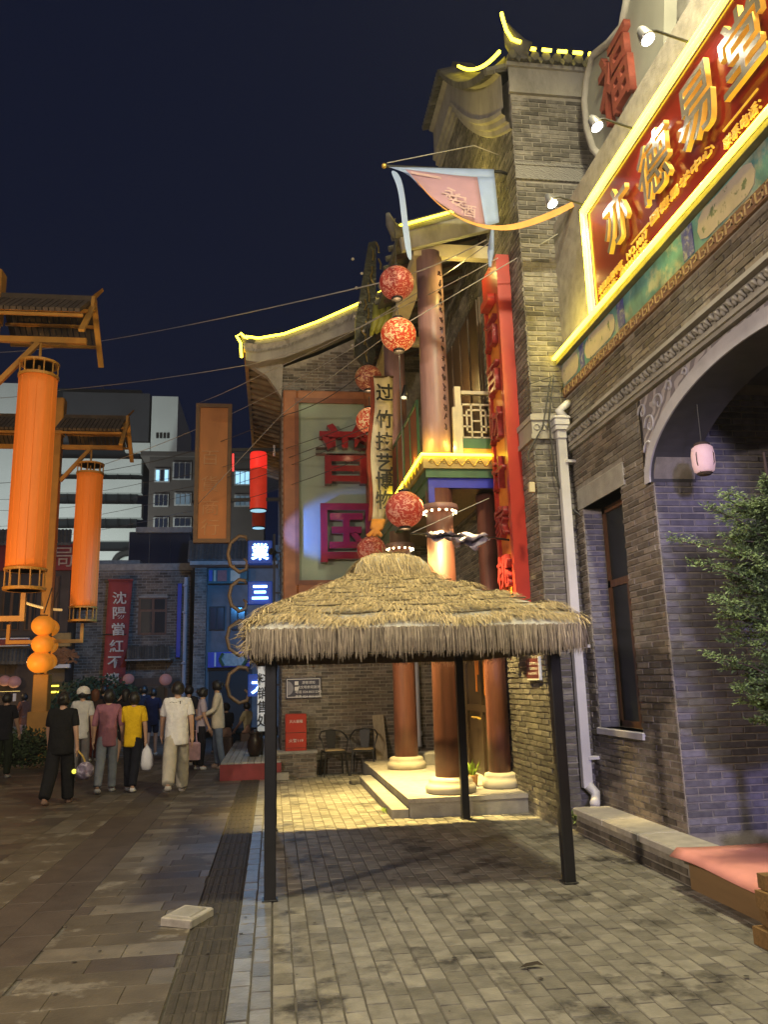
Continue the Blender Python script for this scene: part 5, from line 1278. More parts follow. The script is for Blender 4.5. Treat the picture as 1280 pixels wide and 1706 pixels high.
ap = thing('apartment_block', 'drab brown apartment block with a few lit windows behind the orange board', 'building', at(330, 1140, 60))
M_ap = mat('brown render', (0.085, 0.072, 0.066), 0.9, var=0.15, scale=.6)
quad_at(MB(), 236, 758, 440, 1140, 60, 12).build('wall', M_ap, ap)
quad_at(MB(), 234, 754, 442, 759, 59.7, 12.6).build('parapet', M_ap, ap)
M_lit = mat('lit cold window', (.3, .4, .45), .3, var=.6, scale=1.2, emit=(0.35, 0.72, 1.0), es=1.1)
M_litd = mat('half lit window', (.1, .12, .15), .3, var=.6, scale=1.0, emit=(0.25, 0.45, 0.6), es=0.15)
for (a, b, c, d, m) in ((259, 783, 281, 801, M_lit), (289, 772, 317, 797, M_glassb), (257, 825, 279, 842, M_glassb), (292, 823, 317, 840, M_litd), (290, 864, 317, 876, M_glassb), (257, 864, 279, 878, M_glassb), (392, 786, 416, 806, M_lit), (392, 826, 416, 842, M_litd), (352, 786, 376, 804, M_glassb), (352, 826, 376, 842, M_glassb)):
    f = quad_at(MB(), a - 2, b - 2, c + 2, d + 2, 59.9, .09).build('window', mat('grey window frame', (0.34, 0.34, 0.34), .6), ap)
    w3 = (c - a) / 3
    for k in range(3): quad_at(MB(), a + k * w3 + .7, b, a + (k + 1) * w3 - .7, d, 59.84, .055).build('pane', m if not (m is M_lit and k == 1 and a < 300) else M_glassb, f)
quad_at(MB(), 318, 838, 322, 841, 59.8, .2).build('sill', M_ap, ap)

# grey brick house at the end of the street
gy_ = thing('grey_street_house', 'dim grey two storey brick house with the red calligraphy banner', 'building', at(220, 1195, 30))
G0 = at(118, 1200, 30); G1 = at(319, 938, 30)
gwl = MB().box(G0.x, 30, -.04, G1.x, 38, G1.z).build('wall', M_mortar, gy_)
def gk_(u, v):
    x = G0.x + u
    a = at(232, 1055, 30); b = at(277, 990, 30); c = at(212, 1190, 30); d = at(300, 1128, 30)
    return not (a.x < x < b.x and a.z < v < b.z) and not (c.x < x < d.x and v < d.z)
bricks(gwl, (G0.x, 30, 0.0), (1, 0, 0), (0, -1, 0), G1.x - G0.x, G1.z - .25, M_brick, 0, keep=gk_, bl=0.30, bh=0.10, jt=.015)
quad_at(MB(), 116, 939, 321, 951, 29.8, .3).build('cornice', M_conc, gy_)
w_ = quad_at(MB(), 229, 992, 279, 1058, 29.96, .1).build('window', M_wframe, gy_)
for (a, b, c, d) in ((234, 998, 253, 1015), (257, 998, 275, 1015), (234, 1019, 253, 1054), (257, 1019, 275, 1054)): quad_at(MB(), a, b, c, d, 29.94, .04).build('pane', M_glass, w_)
quad_at(MB(), 230, 992, 280, 996, 29.88, .2).build('lintel', M_conc, w_)
cn = MB()
for k in range(17):
    p = at(214 + k * 4.2, 1079, 29.7); q = at(214 + k * 4.2, 1098, 28.9); cn.tube([p, q], .07, 6)
pieces(cn, 'canopy_tile', M_roof, gy_)
quad_at(MB(), 208, 1097, 284, 1101, 28.85, .9).build('canopy_edge', M_conc, gy_)
dq = quad_at(MB(), 212, 1128, 300, 1200, 29.93, .1).build('shopfront', M_wood, gy_)
quad_at(MB(), 216, 1140, 296, 1141.5, 29.88, .05).build('transom', M_wframe, dq)
for k in range(4): quad_at(MB(), 218 + k * 20, 1144, 234 + k * 20, 1198, 29.90, .04).build('pane', M_glass, dq)
ga = thing('glass_annex', 'dark glazed rooftop annex on the grey house', 'annex', at(265, 940, 31))
quad_at(MB(), 214, 886, 317, 941, 31, 5).build('glazing', M_glassb, ga)
for x in (214, 248, 283, 315): quad_at(MB(), x, 886, x + 1.6, 941, 30.95, .06).build('mullion', M_conc, ga)
quad_at(MB(), 226, 878, 320, 887, 30.8, 5.5).build('roof_slab', M_conc, ga)
quad_at(MB(), 160, 933, 233, 945, 30.4, 1).build('parapet', M_conc, ga)

bn2 = thing('red_calligraphy_banner', 'long hanging red cloth banner with six pale characters on the grey house', 'banner', at(200, 967, 29.7))
c = MB(); N = 20
for i in range(N + 1):
    t = i / N; py = 966 + (1148 - 966) * t
    for k in range(6):
        u = k / 5; px = (181.5 - 12 * t) + u * (39.5 - 2 * t); c.v.append(tuple(at(px, py + (3 * sin(u * 9) if t > .9 else 0), 29.55 + .06 * sin(t * 14 + u * 3) + .03 * (i % 10 == 0))))
for i in range(N):
    for k in range(5): a = i * 6 + k; c.f.append((a, a + 6, a + 7, a + 1))
o = c.build('cloth', mat('faded red cloth', (0.36, 0.055, 0.05), .85, var=.12, scale=2), bn2, smooth=True); md = o.modifiers.new('t', 'SOLIDIFY'); md.thickness = .02
M_ink = mat('silver lettering', (0.62, 0.58, 0.50), .6)
for k, chx in enumerate('沈陽當紅不讓'):
    py = (996, 1021, 1048, 1076, 1103, 1131)[k]; px = (199, 199, 197, 194, 191, 187)[k]
    p = at(px, py, 29.42); lettering('character', chx, p, (1, 0, 0), (-.05, 0, 1), .50, .46, M_ink, bn2, .005, .018)
MB().tube([at(170, 1057, 29.45), at(210, 1057, 29.45)], .02, 5).build('seam', M_blk, bn2)
MB().tube([at(180, 966, 29.5), at(222, 966, 29.5)], .04, 6).build('rod', M_dred, bn2)
dp2 = thing('street_downpipe', 'thin pale downpipe at the right end of the grey house', 'pipe', at(308, 960, 29.7))
MB().tube([at(310, 962, 29.7), at(305, 1190, 29.7)], .07, 8).build('pipe', M_pipe, dp2); 
for y in (975, 1020, 1105): MB().ball(at(309 - (y - 962) * .022, y, 29.68), .10, 8, 6, .6).build('clip', M_pipe, dp2)
bs = thing('blue_wall_sign', 'narrow vertical blue sign board beside the pale downpipe', 'sign', at(300, 1000, 29.8))
quad_at(MB(), 293, 972, 303, 1095, 29.75, .1).build('board', M_blue, bs)
LG2 = 'dim pink ball lanterns on the far houses'
for px, py, r, lab in ((214, 1131, 9, 'dim pinkish ball lantern touching the foot of the red banner'), (276, 1132, 10, 'dim pinkish ball lantern right of the shopfront of the grey house'), (24, 1136, 10, 'dim orange ball lantern under the left tiled canopy'), (8, 1134, 9, 'dim ball lantern at the left picture edge')):
    p = at(px, py, 28.6); t = thing('small_ball_lantern', lab, 'lantern', p, LG2); rr = r / 1330 * 28.6
    MB().ball((0, 0, 0), rr, 14, 10, .92).build('globe', mat('pink lantern paper', (0.45, 0.22, 0.20), .6, var=.1, emit=(1, .45, .4), es=.06), t, smooth=True, loc=p)
    MB().tube([p + Vector((0, 0, rr)), p + Vector((0, 0, rr + .3))], .012, 5).build('cord', M_cord, t)

# blue lit house beside it
bh_ = thing('blue_lit_house', 'two storey shop house washed in blue light behind the light boxes', 'building', at(390, 1195, 27))
quad_at(MB(), 319, 908, 480, 1215, 27.3, 6).build('wall', mat('blue grey render', (0.17, 0.18, 0.19), .8, var=.25, scale=3, bump=.3), bh_)
br0 = at(319, 1210, 27.0); br1 = at(345, 935, 27.0)
pr_ = MB().box(br0.x, 27.0, -.04, br1.x, 27.3, br1.z).build('pier', M_mortar, bh_)
bricks(pr_, (br0.x, 27.0, 0), (1, 0, 0), (0, -1, 0), br1.x - br0.x, br1.z, M_brick2, 0, bl=.26, bh=.09)
cn = MB()
for k in range(22):
    p = at(318 + k * 6.4, 903, 27.6); q = at(316 + k * 6.4, 934, 26.4); cn.tube([p, q], .075, 6)
a, b = at(316, 934, 26.35), at(462, 934, 26.35)
pieces(cn, 'roof_tile', M_roof, bh_); quad_at(MB(), 316, 934, 462, 941, 26.3, .8).build('eave_board', M_conc, bh_)
pb = quad_at(MB(), 347, 946, 412, 972, 26.9, .2).build('painted_beam', mat('teal beam', (.03, .12, .14), .6, var=.3), bh_)
for (a, b, m) in ((348, 354, M_blue), (356, 360, M_cream), (362, 378, mat('dull rose disc', (.4, .12, .10), .6)), (384, 400, M_cream)): quad_at(MB(), a, 950, b, 968, 26.86, .04).build('painted_motif', m, pb)
for (a, b, c, d) in ((348, 1010, 375, 1050), (382, 1010, 410, 1050)):
    f = quad_at(MB(), a, b, c, d, 27.22, .1).build('window', M_blk, bh_)
    quad_at(MB(), a + 2.5, b + 2.5, (a + c) / 2 - 1, d - 2, 27.18, .05).build('pane', M_glassb, f); quad_at(MB(), (a + c) / 2 + 1, b + 2.5, c - 2.5, d - 2, 27.18, .05).build('pane', M_glassb, f)
bp = quad_at(MB(), 346, 1085, 416, 1112, 26.95, .3).build('painted_fascia', M_blue, bh_)
quad_at(MB(), 357, 1087, 360, 1110, 26.9, .05).build('white_stripe', M_white, bp)
MB().prism([at(366, 1098, 26.9), at(372, 1088, 26.9), at(404, 1088, 26.9), at(412, 1098, 26.9), at(404, 1109, 26.9), at(372, 1109, 26.9)], (0, .04, 0)).build('picture_panel', mat('pale picture', (.42, .45, .42), .6, var=.3, scale=9), bp)
f = MB()
for a_, b_ in (((366, 1098), (372, 1088)), ((372, 1109), (366, 1098)), ((404, 1088), (412, 1098)), ((412, 1098), (404, 1109))): f.tube([at(*a_, 26.86), at(*b_, 26.86)], .05, 5)
f.build('green_edge', M_green, bp)
quad_at(MB(), 346, 1115, 420, 1215, 27.25, .1).build('shop_door', M_blk, bh_)

# houses on the far left
rs = thing('red_sign_house', 'dark shop house with long red fascia sign at the left edge', 'building', at(60, 1195, 29))
quad_at(MB(), -120, 905, 120, 1215, 29, 7).build('wall', mat('dark brown render', (.085, .06, .045), .8, var=.35, scale=2), rs)
cn = MB()
for k in range(36): cn.tube([at(-100 + k * 6.2, 884, 29.2), at(-102 + k * 6.2, 906, 28.4)], .07, 6)
pieces(cn, 'roof_tile', M_roof, rs)
fs_ = quad_at(MB(), -100, 906, 121, 951, 28.7, .2).build('fascia_sign', mat('dark red sign', (.25, .015, .02), .5, var=.1), rs)
lettering('character', '局', at(104, 928, 28.62), (1, 0, 0), (0, 0, 1), .78, .78, mat('dull pale paint', (.42, .28, .2), .6), fs_, .01, .0)
lettering('character', '鏢', at(30, 930, 28.62), (1, 0, 0), (0, 0, 1), .78, .78, MATS['dull pale paint'], fs_, .01, .0)
for (a, b, c, d) in ((2, 985, 34, 1050), (85, 960, 100, 1050), (40, 985, 60, 1050)):
    f = quad_at(MB(), a, b, c, d, 28.92, .1).build('window', M_wframe, rs); quad_at(MB(), a + 2, b + 2, (a + c) / 2 - .7, d - 2, 28.88, .05).build('pane', M_glass, f); quad_at(MB(), (a + c) / 2 + .7, b + 2, c - 2, d - 2, 28.88, .05).build('pane', M_glass, f)
s2 = quad_at(MB(), -60, 1062, 48, 1078, 28.5, .15).build('small_sign', M_white, rs); quad_at(MB(), -58, 1064, 47, 1076, 28.46, .05).build('sign_face', mat('maroon sign face', (.20, .02, .03), .5), s2)
cn = MB()
for k in range(16): cn.tube([at(-48 + k * 6.2, 1083, 28.8), at(-50 + k * 6.2, 1104, 28.0)], .07, 6)
pieces(cn, 'canopy_tile', M_roof, rs)
quad_at(MB(), -50, 1151, 32, 1153.5, 28.5, .1).build('strip_light', mat('warm strip', (1, .8, .4), .4, emit=(1, .72, .2), es=2.5), rs)
quad_at(MB(), 21, 1155, 27, 1168, 28.4, .03).build('paper_notice', M_white, rs)
for (a, b, c, d) in ((73, 1152, 84, 1154), (81, 1141, 97, 1144), (80, 1151, 97, 1154.5)): quad_at(MB(), a, b, c, d, 28.6, .1).build('strip_light', mat('yellow strip', (1, .8, .2), .4, emit=(1, .75, .05), es=3.2), rs)
quad_at(MB(), 72, 1136, 118, 1200, 28.95, .1).build('shop_opening', M_blk, rs)
quad_at(MB(), 84, 1054, 118, 1077, 28.6, .2).build('ochre_sign', mat('ochre sign', (.35, .22, .07), .6, var=.3), rs)
cv_ = MB()
for k in range(26): p = at(82 + random.random() * 38, 1082 + random.random() * 22, 28.5); cv_.tube([p, p + Vector((.18, -.03, random.uniform(-.12, .12))), p + Vector((.3, 0, random.uniform(-.1, .1)))], .05, 5)
cv_.build('carved_board', mat('brown carving', (.24, .11, .05), .5, var=.3), rs)
quad_at(MB(), 84, 1106, 116, 1113, 28.5, .2).build('pale_sign', M_white, rs)

# ------------------------------------------------------------------ things projecting from the hall's street wall
ob = thing('orange_blade_board', 'tall orange signboard in brown frame with outlined characters over the street', 'sign', at(355, 790, 18))
a, b = at(322, 905, 18), at(387, 675, 18)
MB().box(a.x + .06, 17.96, a.z + .06, b.x - .06, 18.04, b.z - .06).build('panel', mat('weathered orange panel', (.50, .19, .05), .6, var=.15, scale=1.5, stretch=(3, 3, .6)), ob)
f = MB().box(a.x, 17.92, a.z, a.x + .09, 18.08, b.z).box(b.x - .09, 17.92, a.z, b.x, 18.08, b.z).box(a.x + .09, 17.921, a.z, b.x - .09, 18.079, a.z + .09).box(a.x + .09, 17.921, b.z - .09, b.x - .09, 18.079, b.z)
f.build('frame', mat('brown frame', (.16, .085, .035), .6, var=.2), ob)
M_out = mat('pale worn outline', (.55, .30, .14), .7)
for chx, py in (('百', 763), ('貨', 806), ('商', 845), ('行', 878)):
    lettering('character', chx, at(350, py, 17.95), (1, 0, 0), (0, 0, 1), .44, .40, M_out, ob, .006, -.012)
ar = MB()
for py, x1 in ((750, 459), (833, 459)): p = at(387, py, 18); q = at(x1, py - 1, 18); ar.beam((p.x - .02, 18, p.z), (XG, 18, q.z), .05, .08)
pieces(ar, 'arm', M_black, ob)
MB().tube([at(388.5, 756, 17.98), at(388.5, 785, 17.98)], .018, 6).build('red_tube', mat('red tube', (.8, .05, .05), .4, emit=(1, .06, .05), es=1.6), ob)
MB().tube([at(457, 742, 18), at(457, 760, 18)], .03, 6).build('end_cap', M_pipe, ob)
M_rl = mat('lit red lantern silk', (.75, .03, .02), .5, var=.35, scale=3, stretch=(6, 6, 1), emit=(1.0, .03, .02), es=.75)
M_rld = mat('dim red lantern silk', (.34, .05, .03), .6, var=.4, scale=4, emit=(1, .08, .03), es=.05)
def cyl(px0, px1, py0, py1, Y, label, m, m2):
    a, b = at(px0, py1, Y), at(px1, py0, Y); r = (b.x - a.x) / 2; cx = (a.x + b.x) / 2; hm = (a.z + b.z) / 2
    t = thing('red_cylinder_lantern', label, 'lantern', (cx, Y, a.z), 'red cylinder lanterns by the hall corner')
    MB().lathe((cx, Y, 0), [(r * .9, hm + .3), (r, hm + .32), (r, b.z - .03), (r * .92, b.z)], 22).build('upper_shade', m, t, smooth=True)
    MB().lathe((cx, Y, 0), [(r * .98, a.z + .03), (r, a.z + .05), (r, hm + .29), (r * .9, hm + .3)], 22).build('lower_shade', m2, t, smooth=True)
    MB().lathe((cx, Y, 0), [(r * .5, a.z + .012), (r * 1.04, a.z + .0), (r * 1.04, a.z + .03), (r * .98, a.z + .032)], 22).build('rim', M_black, t)
    MB().lathe((cx, Y, 0), [(r * .2, a.z - .004), (r * .93, a.z - .004), (r * .93, a.z + .004)], 22).build('light_disc', mat('cyan lit disc', (.5, .7, .8), .5, emit=(.4, .8, 1), es=.8), t)
    MB().tube([(cx, Y, b.z - .02), (cx, Y, b.z + .12)], .015, 6).build('hanger', M_black, t)
cyl(416, 445, 755, 851, 18.05, 'bright red cylinder lantern hanging between the two arms', M_rl, mat('mid red lantern silk', (.55, .05, .03), .5, var=.35, scale=3, emit=(1, .05, .02), es=.28))
cyl(420, 442, 838, 880, 20.2, 'dim red cylinder lantern below and behind the bright one', M_rld, M_rld)
bl = thing('light_box_sign', 'blue blade sign of light boxes with glowing white characters and gold curls', 'sign', at(433, 1020, 18))
M_bx = mat('blue box', (.02, .06, .30), .4, var=.2, emit=(.03, .16, 1.0), es=.10)
M_gl = mat('glowing cyan letter', (.8, .9, 1), .3, emit=(.42, .80, 1.0), es=6)
for chx, cy in (('业', 921), ('三', 988), ('义', 1062), ('大', 1141)):
    a, b = at(413, cy + 19, 18), at(454, cy - 19, 18)
    o = MB().bbox(a.x, 17.85, a.z, b.x, 18.15, b.z, .02).build('light_box', M_bx, bl)
    lettering('letter', {'业': '業'}.get(chx, chx), (((a.x + b.x) / 2), 17.835, (a.z + b.z) / 2), (1, 0, 0), (0, 0, 1), .38, .38, M_gl, o, .012, .022)
pst = MB(); p, q = at(457, 890, 18), at(457, 1175, 18); pst.beam((p.x, 18, p.z), (q.x, 18, q.z), .05, .05, (0, 1, 0))
for cy in (921, 988, 1062, 1141): z = at(433, cy, 18).z; pst.beam((p.x, 18.0, z), (XG, 18.0, z), .04, .04)
pst.build('bracket', M_black, bl)
cu_ = MB()
for cy, h_, w in ((923, 30, 17), (992, 26, 15), (1063, 29, 19), (1141, 30, 19)):
    cx = 397
    pts = [(cx + w * .9, cy - h_ * .72), (cx + w * .75, cy - h_ * .95), (cx + w * .1, cy - h_), (cx - w * .75, cy - h_ * .6), (cx - w * .98, cy), (cx - w * .75, cy + h_ * .62), (cx + w * .1, cy + h_), (cx + w * .8, cy + h_ * .85), (cx + w * .95, cy + h_ * .45), (cx + w * .55, cy + h_ * .25)]
    cu_.tube([at(x, y, 18.0) for x, y in pts], [.02] + [.045] * 8 + [.02], 7)
cu_.build('gold_curl', mat('dull gold curl', (.26, .17, .09), .5, metal=.2, var=.2), bl, smooth=True)
sp_ = MB(); p = at(458, 921, 17.7); sp_.tube([p, p + Vector((-.08, -.1, .02))], [.06, .08], 10); o = sp_.build('stage_spot', M_black); tag(o, 'small black stage spotlight at the hall corner by the top light box', 'spotlight')
ws = thing('white_blade_sign', 'white vertical sign with black characters beside the shelter post', 'sign', at(436, 1170, 16.5))
a, b = at(429, 1218, 16.5), at(452, 1110, 16.5)
MB().box(a.x, 16.45, a.z, b.x, 16.55, b.z).build('board', mat('white acrylic', (.72, .74, .76), .4, var=.05, emit=(.8, .9, 1), es=.18), ws)
for k, chx in enumerate('料销售处'): lettering('character', chx, at(437.5, 1131 + k * 23, 16.43), (1, 0, 0), (0, 0, 1), .23, .25, M_blk, ws, .005, .012)
MB().tube([at(436, 1218, 16.5), at(436, 1275, 16.5)], .03, 6).build('stand', M_black, ws)
st = thing('stage_deck', 'low red sided wooden deck along the hall wall with pale boards', 'deck', (-.4, 15, 0))
MB().box(-.93, 15.02, -.03, .15, 15.10, .27).box(-.93, 15.10, -.03, -.85, 22.5, .27).build('red_side', mat('dull red board', (.24, .035, .04), .6, var=.2), st)
for k in range(9):
    x0 = -.92 + k * .119; MB().bbox(x0, 15.03, .273, x0 + .112, 22.5, .30, .005).build('deck_board', mat('pale deck board', (.36, .36, .36), .5, var=.2, stretch=(6, .5, 6), island=.2), st)
jr = thing('clay_jar', 'dark brown glazed clay jar standing on the deck', 'jar', (-.27, 16.3, .30))
c_ = at(424, 1256, 16.2)
MB().lathe((c_.x, 16.2, .302), [(.09, 0), (.13, .10), (.145, .2), (.13, .31), (.09, .38), (.10, .41), (.095, .42)], 18).build('vessel', mat('brown glaze', (.03, .015, .012), .4, var=.3), jr, smooth=True)
MB().lathe((c_.x, 16.2, .302), [(.115, .42), (.12, .44), (.06, .47), (.025, .50)], 18).build('lid', MATS['brown glaze'], jr, smooth=True)
# ================================================================== PEOPLE
# every figure is grown from a skeleton by the skin modifier; clothes are shells of the same kind, a little larger
JOBS = []
def skin_job(name, V, E, R, m, parent, loc, rz, sub=2, root=0):
    me = bpy.data.meshes.new(name); me.from_pydata([tuple(v) for v in V], E, [])
    o = bpy.data.objects.new(name + '_tmp', me); COL.objects.link(o)
    sk = o.modifiers.new('s', 'SKIN'); sk.use_smooth_shade = True
    for i, d in enumerate(me.skin_vertices[0].data):
        r = R[i]; d.radius = (r, r) if not isinstance(r, tuple) else r
        d.use_root = (i == root)
    sb = o.modifiers.new('u', 'SUBSURF'); sb.levels = sub; sb.render_levels = sub
    JOBS.append((o, name, m, parent, loc, rz))
def flush_jobs():
    bpy.context.view_layer.update(); dg = bpy.context.evaluated_depsgraph_get(); out = []
    for o, name, m, parent, loc, rz in JOBS:
        me = bpy.data.meshes.new_from_object(o.evaluated_get(dg)); me.name = name; out.append((me, name, m, parent))
    for (o, *_), (me, name, m, parent) in zip(JOBS, out):
        bpy.data.objects.remove(o); me.materials.clear(); me.materials.append(m)
        q = bpy.data.objects.new(name, me); COL.objects.link(q); q.parent = parent
    JOBS.clear()
CLOTH = {}
def cm(c):
    k = 'cloth %.3f %.3f %.3f' % c
    return mat(k, c, 0.95, var=0.16, scale=9, bump=0.7, bscale=11, bdist=0.035, spec=0.15)
def person(label, x, y, h, rz, top, bottom, hair='short', sleeve='short', legs='long', stride=0.0, arms=(0.1, -0.1), elbows=(0.25, 0.25), build=1.0,
           shoe=(0.3, 0.3, 0.3), sit=False, z0=0.0, raised=None, hair_m=None, detail=True, wide=1.0, dress=False, skirt=None):
    t = thing('person', label, 'person', (x, y, z0)); t.rotation_euler = (0, 0, rz)
    s = h / 1.72; w = build * .92
    V, E, R = [], [], []
    def add(p, r, par=None):
        V.append(Vector(p) * s); R.append(tuple(q * s for q in r) if isinstance(r, tuple) else r * s); i = len(V) - 1
        if par is not None: E.append((par, i))
        return i
    zp = 0.95 if not sit else 0.16
    lean = 0.02
    pel = add((0, 0, zp), (.118 * w, .085 * w)); wa = add((0, .01, zp + .17), (.108 * w, .082 * w), pel); ch = add((0, .02, zp + .36), (.135 * w, .088 * w), wa)
    nb = add((0, .015, zp + .505), (.06, .055), ch); nk = add((0, .03, zp + .565), (.05, .05), nb); hd = add((0, .04, zp + .64), (.074, .088), nk); ht = add((0, .03, zp + .725), (.056, .066), hd)
    nose = add((0, .135, zp + .640), (.014, .014), hd); 
    sh, el, wr, kn, an, hp = {}, {}, {}, {}, {}, {}
    for k, sx in enumerate((-1, 1)):
        sh[k] = add((sx * .165 * w, .01, zp + .46), (.062, .062), ch)
        a = arms[k]; e = elbows[k]
        if raised == k:
            pe = Vector((sx * .30, .10, zp + .40)); pw = Vector((sx * .16, .13, zp + .62))
        else:
            pe = V[sh[k]] / s + Vector((sx * .05, sin(a) * .28, -cos(a) * .28)); pw = pe + Vector((sx * .015, sin(a + e) * .25, -cos(a + e) * .25))
        el[k] = add(pe, (.043, .043), sh[k]); wr[k] = add(pw, (.029, .029), el[k])
        d = (pw - pe).normalized(); pm = add(pw + d * .07, (.022, .038), wr[k])
        if detail:
            q = d.cross(Vector((1, 0, 0))); q = q.normalized() if q.length > .1 else Vector((0, 1, 0))
            for f_, L in ((-.027, .055), (-.009, .072), (.009, .068), (.027, .05)):
                k1 = add(pw + d * .105 + q * f_, (.009, .009), pm); add(pw + d * (.105 + L) + q * f_ * 1.1 + Vector((-sx * .018, 0, 0)), (.007, .007), k1)
            th = add(pw + d * .06 + q * .05, (.010, .010), pm); add(pw + d * .10 + q * .062 + Vector((-sx * .012, 0, 0)), (.008, .008), th)
        else: add(pw + d * .14, (.014, .028), pm)
        hp[k] = add((sx * .085 * w, 0, zp - .04), (.078 * w, .078 * w), pel)
        if sit: ph = Vector((sx * .10, .42, zp - .02)); pa = Vector((sx * .11, .44, zp - .44))
        else:
            sw = stride * (1 if k else -1); bend = 0.10 + (0.75 * abs(stride) if sw < 0 else 0.05)
            ph = V[hp[k]] / s + Vector((0, sin(sw) * .43, -cos(sw) * .43)); pa = ph + Vector((0, sin(sw - bend) * .42, -cos(sw - bend) * .42))
        kn[k] = add(ph, (.058, .060), hp[k]); an[k] = add(pa, (.036, .038), kn[k])
        toe = Vector((sx * .015, .13, -.045)) if sit or sw >= 0 else Vector((sx * .01, .10, -.10))
        add(pa + toe, (.032, .026), an[k])
    skin_job('body', V, E, R, M_skin, t, (x, y, z0), rz)
    # grounded: shift so that the lowest foot touches the floor
    def chain(idx, rad, extra=None): return [V[i] for i in idx], rad
    # shirt
    top_m, bot_m = cm(top), cm(bottom)
    v, e, r = [], [], []
    def a2(p, q, par=None):
        v.append(Vector(p)); r.append(tuple(z * s for z in q)); i = len(v) - 1
        if par is not None: e.append((par, i))
        return i
    hem = V[pel] + Vector((0, 0, -.17 * s if not sit else .0))
    i000 = a2(hem - Vector((0, 0, .025 * s)), (.170 * w * wide, .136 * w * wide)); i00 = a2(hem, (.172 * w * wide, .138 * w * wide), i000); i0 = a2(V[pel] + Vector((0, 0, -.02 * s)), (.176 * w * wide, .138 * w * wide), i00); i1 = a2(V[wa], (.160 * w * wide, .122 * w * wide), i0); i2 = a2(V[ch], (.184 * w, .128 * w), i1); i3 = a2(V[nb] + Vector((0, 0, .02 * s)), (.080, .074), i2)
    for k in (0, 1):
        j = a2(V[sh[k]], (.082, .082), i2)
        if sleeve == 'short': q_ = a2(V[sh[k]].lerp(V[el[k]], .70), (.066, .066), j); a2(V[sh[k]].lerp(V[el[k]], .78), (.066, .066), q_)
        elif sleeve == 'elbow': q_ = a2(V[el[k]], (.056, .056), j); a2(V[el[k]].lerp(V[wr[k]], .1), (.055, .055), q_)
        elif sleeve == 'long':
            j2 = a2(V[el[k]], (.056, .056), j); a2(V[el[k]].lerp(V[wr[k]], .92), (.043, .043), j2)
    skin_job('shirt', v, e, r, top_m, t, (x, y, z0), rz)
    # trousers, shorts or skirt
    v, e, r = [], [], []
    i0 = a2(V[pel] + Vector((0, 0, -.03 * s)), (.150 * w, .112 * w)); ib = a2(V[pel] + Vector((0, 0, .08 * s)), (.135 * w, .10 * w), i0)
    if skirt:
        a2(V[pel] + Vector((0, 0, -.25 * s)), (.19 * w, .14 * w), i0); a2(V[pel] + Vector((0, 0, -skirt * s)), (.20 * w, .15 * w), 2)
    else:
        for k in (0, 1):
            lw = 1.08 if legs != 'wide' else 1.45
            j = a2(V[hp[k]].lerp(V[kn[k]], .22) , (.100 * w, .108 * w), i0)
            if legs == 'shorts': a2(V[hp[k]].lerp(V[kn[k]], .86), (.088 * w, .09 * w), j)
            else:
                j2 = a2(V[kn[k]], (.078 * lw, .080 * lw), j); j3 = a2(V[kn[k]].lerp(V[an[k]], .92), (.064 * lw, .068 * lw), j2); a2(V[kn[k]].lerp(V[an[k]], 1.0 if legs != 'wide' else 1.03), (.064 * lw, .070 * lw), j3)
    skin_job('trousers' if not skirt else 'skirt', v, e, r, bot_m, t, (x, y, z0), rz)
    for k in (0, 1):
        p = V[an[k]]; f = Vector((0, 1, 0)); d_ = -.03 if (not sit and stride * (1 if k else -1) < -.05) else 0
        skin_job('shoe', [p + Vector((0, -.03 * s, -.035 * s)), p + Vector((0, .06 * s, (-.045 + d_) * s)), p + Vector((0, .145 * s, (-.055 + 1.6 * d_) * s))], [(0, 1), (1, 2)], [(.062 * s, .054 * s), (.064 * s, .044 * s), (.056 * s, .034 * s)], cm(shoe), t, (x, y, z0), rz, 1)
    hm = hair_m or M_hair; H_ = V[hd]
    b = MB()
    vs = []
    n, m_ = 18, 10
    for i in range(m_ + 1):
        ph = pi * i / m_
        for k in range(n):
            th = 2 * pi * k / n; X = sin(ph) * cos(th); Y = sin(ph) * sin(th); Z = cos(ph)
            rx, ry, rz_ = .104 * s, .124 * s, .130 * s
            low = {'short': -.62, 'bun': -.62, 'bob': -1.15, 'long': -2.2, 'cap': -.6}[hair]
            z = Z
            if Y > .25 and Z < .35: q = .80                      # the face side stays inside the head
            else: q = 1.0
            if z < 0 and Y <= .25: z = max(z * max(1, -low), low) ; 
            if hair != 'long' and Z < -.35: q *= 1 + (Z + .35) * .5
            vs.append((H_.x + X * rx * q, H_.y - .008 * s + Y * ry * q, H_.z + .018 * s + z * rz_))
    fs = []
    for i in range(m_):
        for k in range(n): k2 = (k + 1) % n; fs.append((i * n + k, (i + 1) * n + k, (i + 1) * n + k2, i * n + k2))
    b.add(vs, fs)
    if hair == 'bun': b.ball(H_ + Vector((0, -.12 * s, .05 * s)), .05 * s, 10, 8)
    me = b.mesh('hair'); me.materials.append(hm); me.polygons.foreach_set('use_smooth', [True] * len(me.polygons))
    o = bpy.data.objects.new('hair', me); COL.objects.link(o); o.parent = t
    if hair == 'cap':
        b = MB().lathe(H_ + Vector((0, 0, .04 * s)), [(.126 * s, -.02 * s), (.128 * s, .03 * s), (.112 * s, .085 * s), (.06 * s, .125 * s), (.02 * s, .135 * s)], 18); b.box(H_.x - .06 * s, H_.y + .07 * s, H_.z + .02 * s, H_.x + .06 * s, H_.y + .19 * s, H_.z + .035 * s)
        o = bpy.data.objects.new('cap', b.mesh('cap')); o.data.materials.append(cm((.75, .72, .66))); COL.objects.link(o); o.parent = t
    low = min((V[an[k]].z for k in (0, 1))) - .072 * s
    if not sit: t.location.z = z0 - low
    t['hand_r'] = 0; del t['hand_r']
